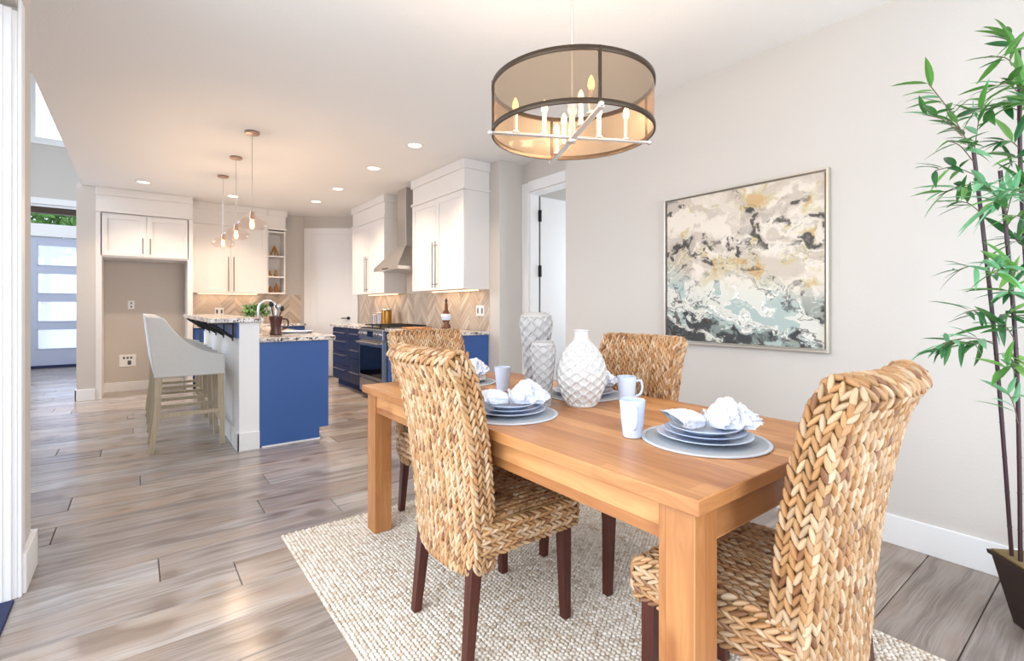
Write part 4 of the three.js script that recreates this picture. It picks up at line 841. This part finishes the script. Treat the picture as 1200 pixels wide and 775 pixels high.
// ------------------------------------------------------------------ vases with raised wavy ribs
function ribbed(profile, ribs, waves, depth, y0, y1) {
  const cv = new THREE.SplineCurve(profile.map(([r, y]) => new THREE.Vector2(r, y))), NS = 190, NA = ribs * 14, P = [];
  for (let i = 0; i <= NS; i++) { const row = [], p = cv.getPointAt(i / NS);
    for (let j = 0; j <= NA; j++) {
      const f = j / NA * 2 * Math.PI, q = j / NA * ribs; let d = 9;
      const ph = Math.cos((p.y - y0) / (y1 - y0) * waves * 2 * Math.PI);
      for (let k = Math.floor(q) - 1; k <= Math.floor(q) + 2; k++) d = Math.min(d, Math.abs(q - k - 0.25 * (((k % 2) + 2) % 2 ? -1 : 1) * ph));
      const win = sm(y0, y0 + 0.012, p.y) * sm(y1, y1 - 0.012, p.y);
      const r = p.x - depth * (1 - Math.exp(-((d / 0.15) ** 2))) * win * Math.min(1, p.x / 0.04);
      row.push([r * Math.sin(f), p.y, r * Math.cos(f)]);
    } P.push(row); }
  const flat = P.flat(2), idx = [], W = NA + 1;
  for (let i = 0; i < NS; i++) for (let j = 0; j < NA; j++) { const a = i * W + j; idx.push(a, a + 1, a + W + 1, a, a + W + 1, a + W); }
  const g = new THREE.BufferGeometry(); g.setAttribute('position', new THREE.Float32BufferAttribute(flat, 3)); g.setIndex(idx); g.computeVertexNormals(); return g;
}
function vase(label, [x, z], profile, ribs, waves, depth, y0, y1, m) {
  const v = thing('vase', label, 'vase', [x, TT, z], 0, 'ribbed ceramic vases');
  mesh('vase_body', ribbed(profile, ribs, waves, depth, y0, y1), m, v);
  const [r, y] = profile[profile.length - 1];
  mesh('rim', [lathe([[r - 0.002, y - 0.002], [r + 0.003, y - 0.001], [r + 0.003, y + 0.003], [r - 0.003, y + 0.004], [r - 0.006, y - 0.03], [r * 0.6, y - 0.06], [0, y - 0.06]], 40)], m, v);
}
vase('round white bottle vase with narrow neck and wavy ribs', [1.487, -1.448], [[0.001, 0.001], [0.05, 0.0], [0.062, 0.006], [0.085, 0.045], [0.106, 0.11], [0.103, 0.165], [0.078, 0.225], [0.044, 0.265], [0.031, 0.285], [0.032, 0.315]], 22, 7.5, 0.009, 0.004, 0.275, M.vase);
vase('shorter slim grey ribbed vase beside the round vase', [1.36, -1.55], [[0.001, 0.001], [0.034, 0.0], [0.036, 0.006], [0.041, 0.08], [0.052, 0.19], [0.055, 0.235], [0.048, 0.262], [0.042, 0.268]], 14, 7.0, 0.0065, 0.004, 0.258, M.vaseGrey);
vase('tallest grey ribbed vase behind the shorter slim vase', [1.428, -1.675], [[0.001, 0.001], [0.045, 0.0], [0.048, 0.006], [0.052, 0.12], [0.068, 0.27], [0.076, 0.335], [0.070, 0.372], [0.05, 0.386], [0.042, 0.387]], 16, 8.0, 0.009, 0.004, 0.375, M.vaseGrey);

// ------------------------------------------------------------------ bamboo plant
{
  const p = thing('bamboo_plant', 'tall artificial bamboo with dark stems in a tapered square pot', 'plant', [0, 0, 0]);
  const cx = 2.615, cz = -0.165, h = 0.235, an = 0.75;
  const pot = (r0, r1, y0, y1) => { const g = new THREE.CylinderGeometry(r1 * Math.SQRT2, r0 * Math.SQRT2, y1 - y0, 4, 1).toNonIndexed(); g.computeVertexNormals(); return g.rotateY(Math.PI / 4 + an).translate(cx, (y0 + y1) / 2, cz); };
  mesh('pot', [pot(0.095, 0.138, 0.0, h), pot(0.146, 0.148, h, h + 0.014)], M.pot, p).userData.label = 'glossy dark brown tapered pot';
  mesh('soil', pot(0.138, 0.138, h + 0.0142, h + 0.02), M.soil, p).userData.label = 'mossy brown pot filling';
  const lv = [leafShape(0.115, 0.021, 0.003), leafShape(0.145, 0.023, 0.003), leafShape(0.095, 0.019, 0.0025)];
  function spray(base, tip, n, tone, size = 1) {          // a twig with leaves fanning from its nodes
    const d = tip.clone().sub(base), sag = base.clone().add(d.clone().multiplyScalar(0.55)).add(V(0, 0.02, 0));
    mesh('twig', tube([base, sag, tip], 0.0018, 8, 5), M.twig, p);
    for (let i = 0; i < n; i++) {
      const t = 0.3 + 0.7 * (i / Math.max(1, n - 1)), q = base.clone().lerp(tip, t); q.y += 0.02 * Math.sin(t * Math.PI);
      const dir = d.clone().normalize().multiplyScalar(0.7).add(V(rr(-1, 1), rr(-0.75, 0.55), rr(-1, 1)).multiplyScalar(0.85)).normalize();
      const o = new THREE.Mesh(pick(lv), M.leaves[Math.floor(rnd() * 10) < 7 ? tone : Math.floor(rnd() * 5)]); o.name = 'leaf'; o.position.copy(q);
      const zx = dir, xx = V(rr(-0.5, 0.5), 1, rr(-0.5, 0.5)).cross(zx).normalize(), yy = zx.clone().cross(xx);
      o.quaternion.setFromRotationMatrix(new THREE.Matrix4().makeBasis(xx, yy, zx)); o.scale.setScalar(size * rr(0.8, 1.15)); o.castShadow = o.receiveShadow = true; p.add(o);
    }
  }
  const culms = [
    [[1186, 655, 1.83], [1176, 520, 1.84], [1166, 400, 1.86], [1152, 270, 1.86], [1141, 178, 1.86]],
    [[1196, 657, 1.79], [1194, 520, 1.80], [1190, 400, 1.81], [1180, 280, 1.82], [1172, 200, 1.82]],
    [[1215, 652, 1.82], [1210, 480, 1.84], [1203, 330, 1.85], [1196, 200, 1.86], [1194, 60, 1.86]],
    [[1232, 655, 1.76], [1234, 480, 1.76], [1228, 300, 1.76], [1222, 120, 1.76]],
  ].map((c) => c.map((q) => at(...q)));
  culms.forEach((c) => {
    c[0].y = h + 0.0; const cv = new THREE.CatmullRomCurve3(c), st = mesh('stem', tube(c, 0.0066, 40, 8), M.stem, p), N = Math.round(cv.getLength() / 0.13);
    for (let i = 1; i < N; i++) { const q = cv.getPointAt(i / N); mesh('node_ring', new THREE.TorusGeometry(0.0068, 0.0016, 6, 12).rotateX(Math.PI / 2).translate(q.x, q.y, q.z), M.stem, st); }
  });
  // twig from pixel / depth to pixel / depth, leaf count, tone
  for (const [a, b, c, d, e, f, n, tone, size] of [
    [1141, 180, 1.86, 1088, 98, 1.82, 9, 1, 1], [1141, 180, 1.86, 1112, 140, 1.92, 8, 0, 1], [1141, 182, 1.86, 1152, 118, 1.84, 9, 1, 1], [1141, 190, 1.86, 1110, 165, 1.78, 7, 0, 0.9], [1128, 160, 1.84, 1086, 135, 1.84, 6, 0, 0.9],
    [1143, 205, 1.86, 1096, 200, 1.80, 6, 2, 1], [1146, 225, 1.86, 1108, 225, 1.84, 8, 1, 1], [1150, 250, 1.86, 1118, 238, 1.9, 6, 0, 0.9],
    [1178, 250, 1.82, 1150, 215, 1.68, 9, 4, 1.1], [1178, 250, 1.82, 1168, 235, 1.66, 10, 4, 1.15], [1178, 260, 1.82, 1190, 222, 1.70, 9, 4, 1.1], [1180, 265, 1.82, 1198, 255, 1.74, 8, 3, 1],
    [1194, 70, 1.86, 1180, 40, 1.86, 8, 1, 1], [1194, 85, 1.86, 1168, 66, 1.86, 7, 1, 1], [1195, 110, 1.86, 1170, 100, 1.84, 8, 1, 1.05], [1195, 130, 1.86, 1158, 130, 1.86, 8, 0, 1.1], [1196, 150, 1.86, 1200, 100, 1.8, 8, 1, 1],
    [1196, 175, 1.86, 1172, 168, 1.86, 7, 2, 1], [1197, 200, 1.86, 1190, 185, 1.8, 8, 2, 1],
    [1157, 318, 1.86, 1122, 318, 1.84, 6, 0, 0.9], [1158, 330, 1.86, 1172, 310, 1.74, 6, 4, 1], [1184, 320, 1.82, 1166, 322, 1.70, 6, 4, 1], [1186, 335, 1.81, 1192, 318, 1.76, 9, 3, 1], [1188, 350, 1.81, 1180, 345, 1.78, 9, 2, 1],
    [1164, 375, 1.86, 1132, 366, 1.84, 7, 2, 1], [1165, 378, 1.86, 1184, 372, 1.80, 8, 2, 1], [1190, 400, 1.81, 1170, 382, 1.80, 7, 0, 1],
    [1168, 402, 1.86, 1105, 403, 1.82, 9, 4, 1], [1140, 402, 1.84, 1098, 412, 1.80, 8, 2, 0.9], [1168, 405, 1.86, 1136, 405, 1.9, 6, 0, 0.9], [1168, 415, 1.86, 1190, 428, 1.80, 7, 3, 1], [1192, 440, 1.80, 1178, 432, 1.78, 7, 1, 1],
    [1203, 300, 1.85, 1190, 280, 1.84, 8, 2, 1], [1222, 140, 1.76, 1205, 120, 1.76, 9, 1, 1], [1226, 250, 1.76, 1204, 225, 1.76, 9, 0, 1],
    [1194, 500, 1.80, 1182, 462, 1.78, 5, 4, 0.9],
  ]) spray(at(a, b, c), at(d, e, f), Math.round(n * 1.35), tone, size);
}
renderer.render(scene, camera);
